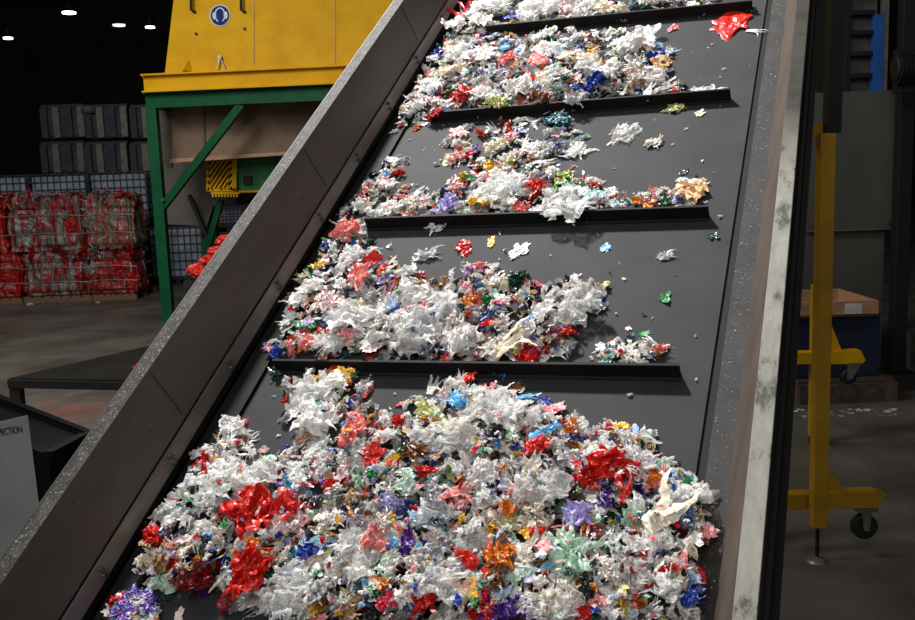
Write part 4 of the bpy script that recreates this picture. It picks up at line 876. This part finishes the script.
for y in (76, 54, 33, 13, -7, -27): z = at(860, y, Yk + .2).z - zC; m = MB(); m.box((rr(846), -.03, z - .02), (rr(873), .09, z + .025)); m.build('rung', M['black'], rk)
m = MB(); m.box((rr(872), -.05, 0), (rr(881), .05, at(870, 15, Yk + .2).z - zC)); m.build('blue_strip', M['blue'], rk)
m = MB(); m.box((rr(881), -.04, 0), (rr(886), .05, hh)); m.build('side_rail', M['steel'], rk)
# dark posts and motor at far right
def bpost(x, Y, w, label, yb=None, h=4.2): 
    p = at(x, 250, Y); e = empty('black_steel_post', (p.x, Y, 0), label=label, cat='post')
    m = MB(); m.box((-w / 2, -w / 2, .02), (w / 2, w / 2, h)); m.build('column', M['black'], e, bev=.005); m = MB(); m.box((-w, -w, 0), (w, w, .02)); m.build('base_plate', M['black'], e)
bpost(900, Yk - .2, .14, 'black steel post just right of the grey cabinet')
bpost(818, Yk + 1.4, .2, 'black steel column standing behind the yellow post and cabinet')
mt = empty('black_drive_motor', (at(906, 75, Yk - .8).x, Yk - .8, at(898, 75, Yk).z), label='black drive motor with cooling fins high on the right post', cat='motor')
m = MB(); m.tube([(-.2, 0, 0), (-.18, 0, 0), (.3, 0, 0)], [.14, .17, .17], 20); m.build('motor_body', M['black'], mt)
m = MB(); [m.tube([(-.15 + k * .06, 0, 0), (-.13 + k * .06, 0, 0)], .2, 20) for k in range(7)]; m.build('cooling_fins', M['rubber'], mt)
m = MB(); m.box((-.05, -.12, .15), (.12, .05, .26)); m.build('terminal_box', M['black'], mt)
m = MB(); m.box((-.1, .1, -.3), (.2, .25, .25)); m.build('bracket', M['black'], mt)
mt.scale = (.6, .6, .75)
# pale block at far right
rb = rbox('pale_plastic_canister', 889, 912, 335, 372, Yk, .35, M['greypanel'], bev=.03); tag(rb, 'dull pale canister low at the right edge beside the pallet', 'canister')
cs = empty('canister_shelf', (at(889, 372, Yk).x, Yk - .05, 0), label='dark low shelf carrying the pale canister at the right edge', cat='shelf'); zc_ = at(900, 372, Yk).z
m = MB(); m.box((-.05, 0, zc_ - .04), (.6, .45, zc_ - .012)); m.build('shelf_board', M['black'], cs)
for xx in (-.03, .55):
    for yy in (.02, .4): m = MB(); m.box((xx, yy, 0), (xx + .04, yy + .04, zc_ - .04)); m.build('leg', M['black'], cs)
# film litter on the floor
lit = []
for i in range(34):
    rr_ = random.Random(i); x, y = rr_.uniform(793, 898), 410 + abs(rr_.gauss(0, 3)) + (6 if i % 7 == 0 else 0)
    p = gr(x, y); o = bpy.data.objects.new('fallen_film_fragment', VAR['flake' if i % 2 else 'tuft'][i % 8]); C.objects.link(o); o.location = p + Vector((0, 0, .002)); s = rr_.uniform(.015, .05); o.scale = (s, s, s * .6); o.rotation_euler.z = rr_.uniform(0, 6)
    o.material_slots[0].link = 'OBJECT'; o.material_slots[0].material = F[rr_.choice(['white', 'milky', 'clear', 'grey'])]
    tag(o, 'small pale film scrap on the floor along the front of the dark pallet', 'litter', 'pale film scraps on the floor by the pallet')

# ---------------------------------------------------------------- light
w = bpy.data.worlds.new('world'); bpy.context.scene.world = w; w.use_nodes = True; bg = w.node_tree.nodes['Background']; bg.inputs[0].default_value = (.95, .97, 1, 1); bg.inputs[1].default_value = .13
def lamp(name, typ, loc, target, energy, color=(1, 1, 1), **kw):
    l = bpy.data.lights.new(name, typ); l.energy = energy; l.color = color
    for k_, v_ in kw.items(): setattr(l, k_, v_)
    o = bpy.data.objects.new(name, l); C.objects.link(o); o.location = loc; o.rotation_euler = (Vector(target) - Vector(loc)).to_track_quat('-Z', 'Y').to_euler(); return o
ctr = conv.matrix_world @ Vector((.5 * S, .45 * S, 0))
ld = Vector((-.38, .56, 1.42)).normalized()
lamp('roof_light', 'SPOT', ctr + ld * 7.5, ctr, 5900, (1, .98, .95), spot_size=R(38), spot_blend=.35, shadow_soft_size=.3)
lamp('fill_light', 'AREA', (-2.5, -3, 7), ctr, 330, (1, .97, .94), size=4)
lamp('hopper_light', 'AREA', (-6, 4, 8.5), (-4, 16, 4.3), 540, (1, .97, .9), size=3)
lamp('bale_light', 'AREA', (-9, 11, 9), (-7.5, 18.5, 1), 45, (1, .97, .92), size=3)
lamp('floor_light', 'AREA', (-4.5, 9.5, 7), (-4.6, 9.5, 0), 230, (1, .96, .9), size=3)
lamp('right_light', 'AREA', (2.6, 3.5, 6), (3, 8, 1), 13, (1, .95, .9), size=2)
vs_ = bpy.context.scene.view_settings; vs_.view_transform = 'Standard'; vs_.exposure = 0
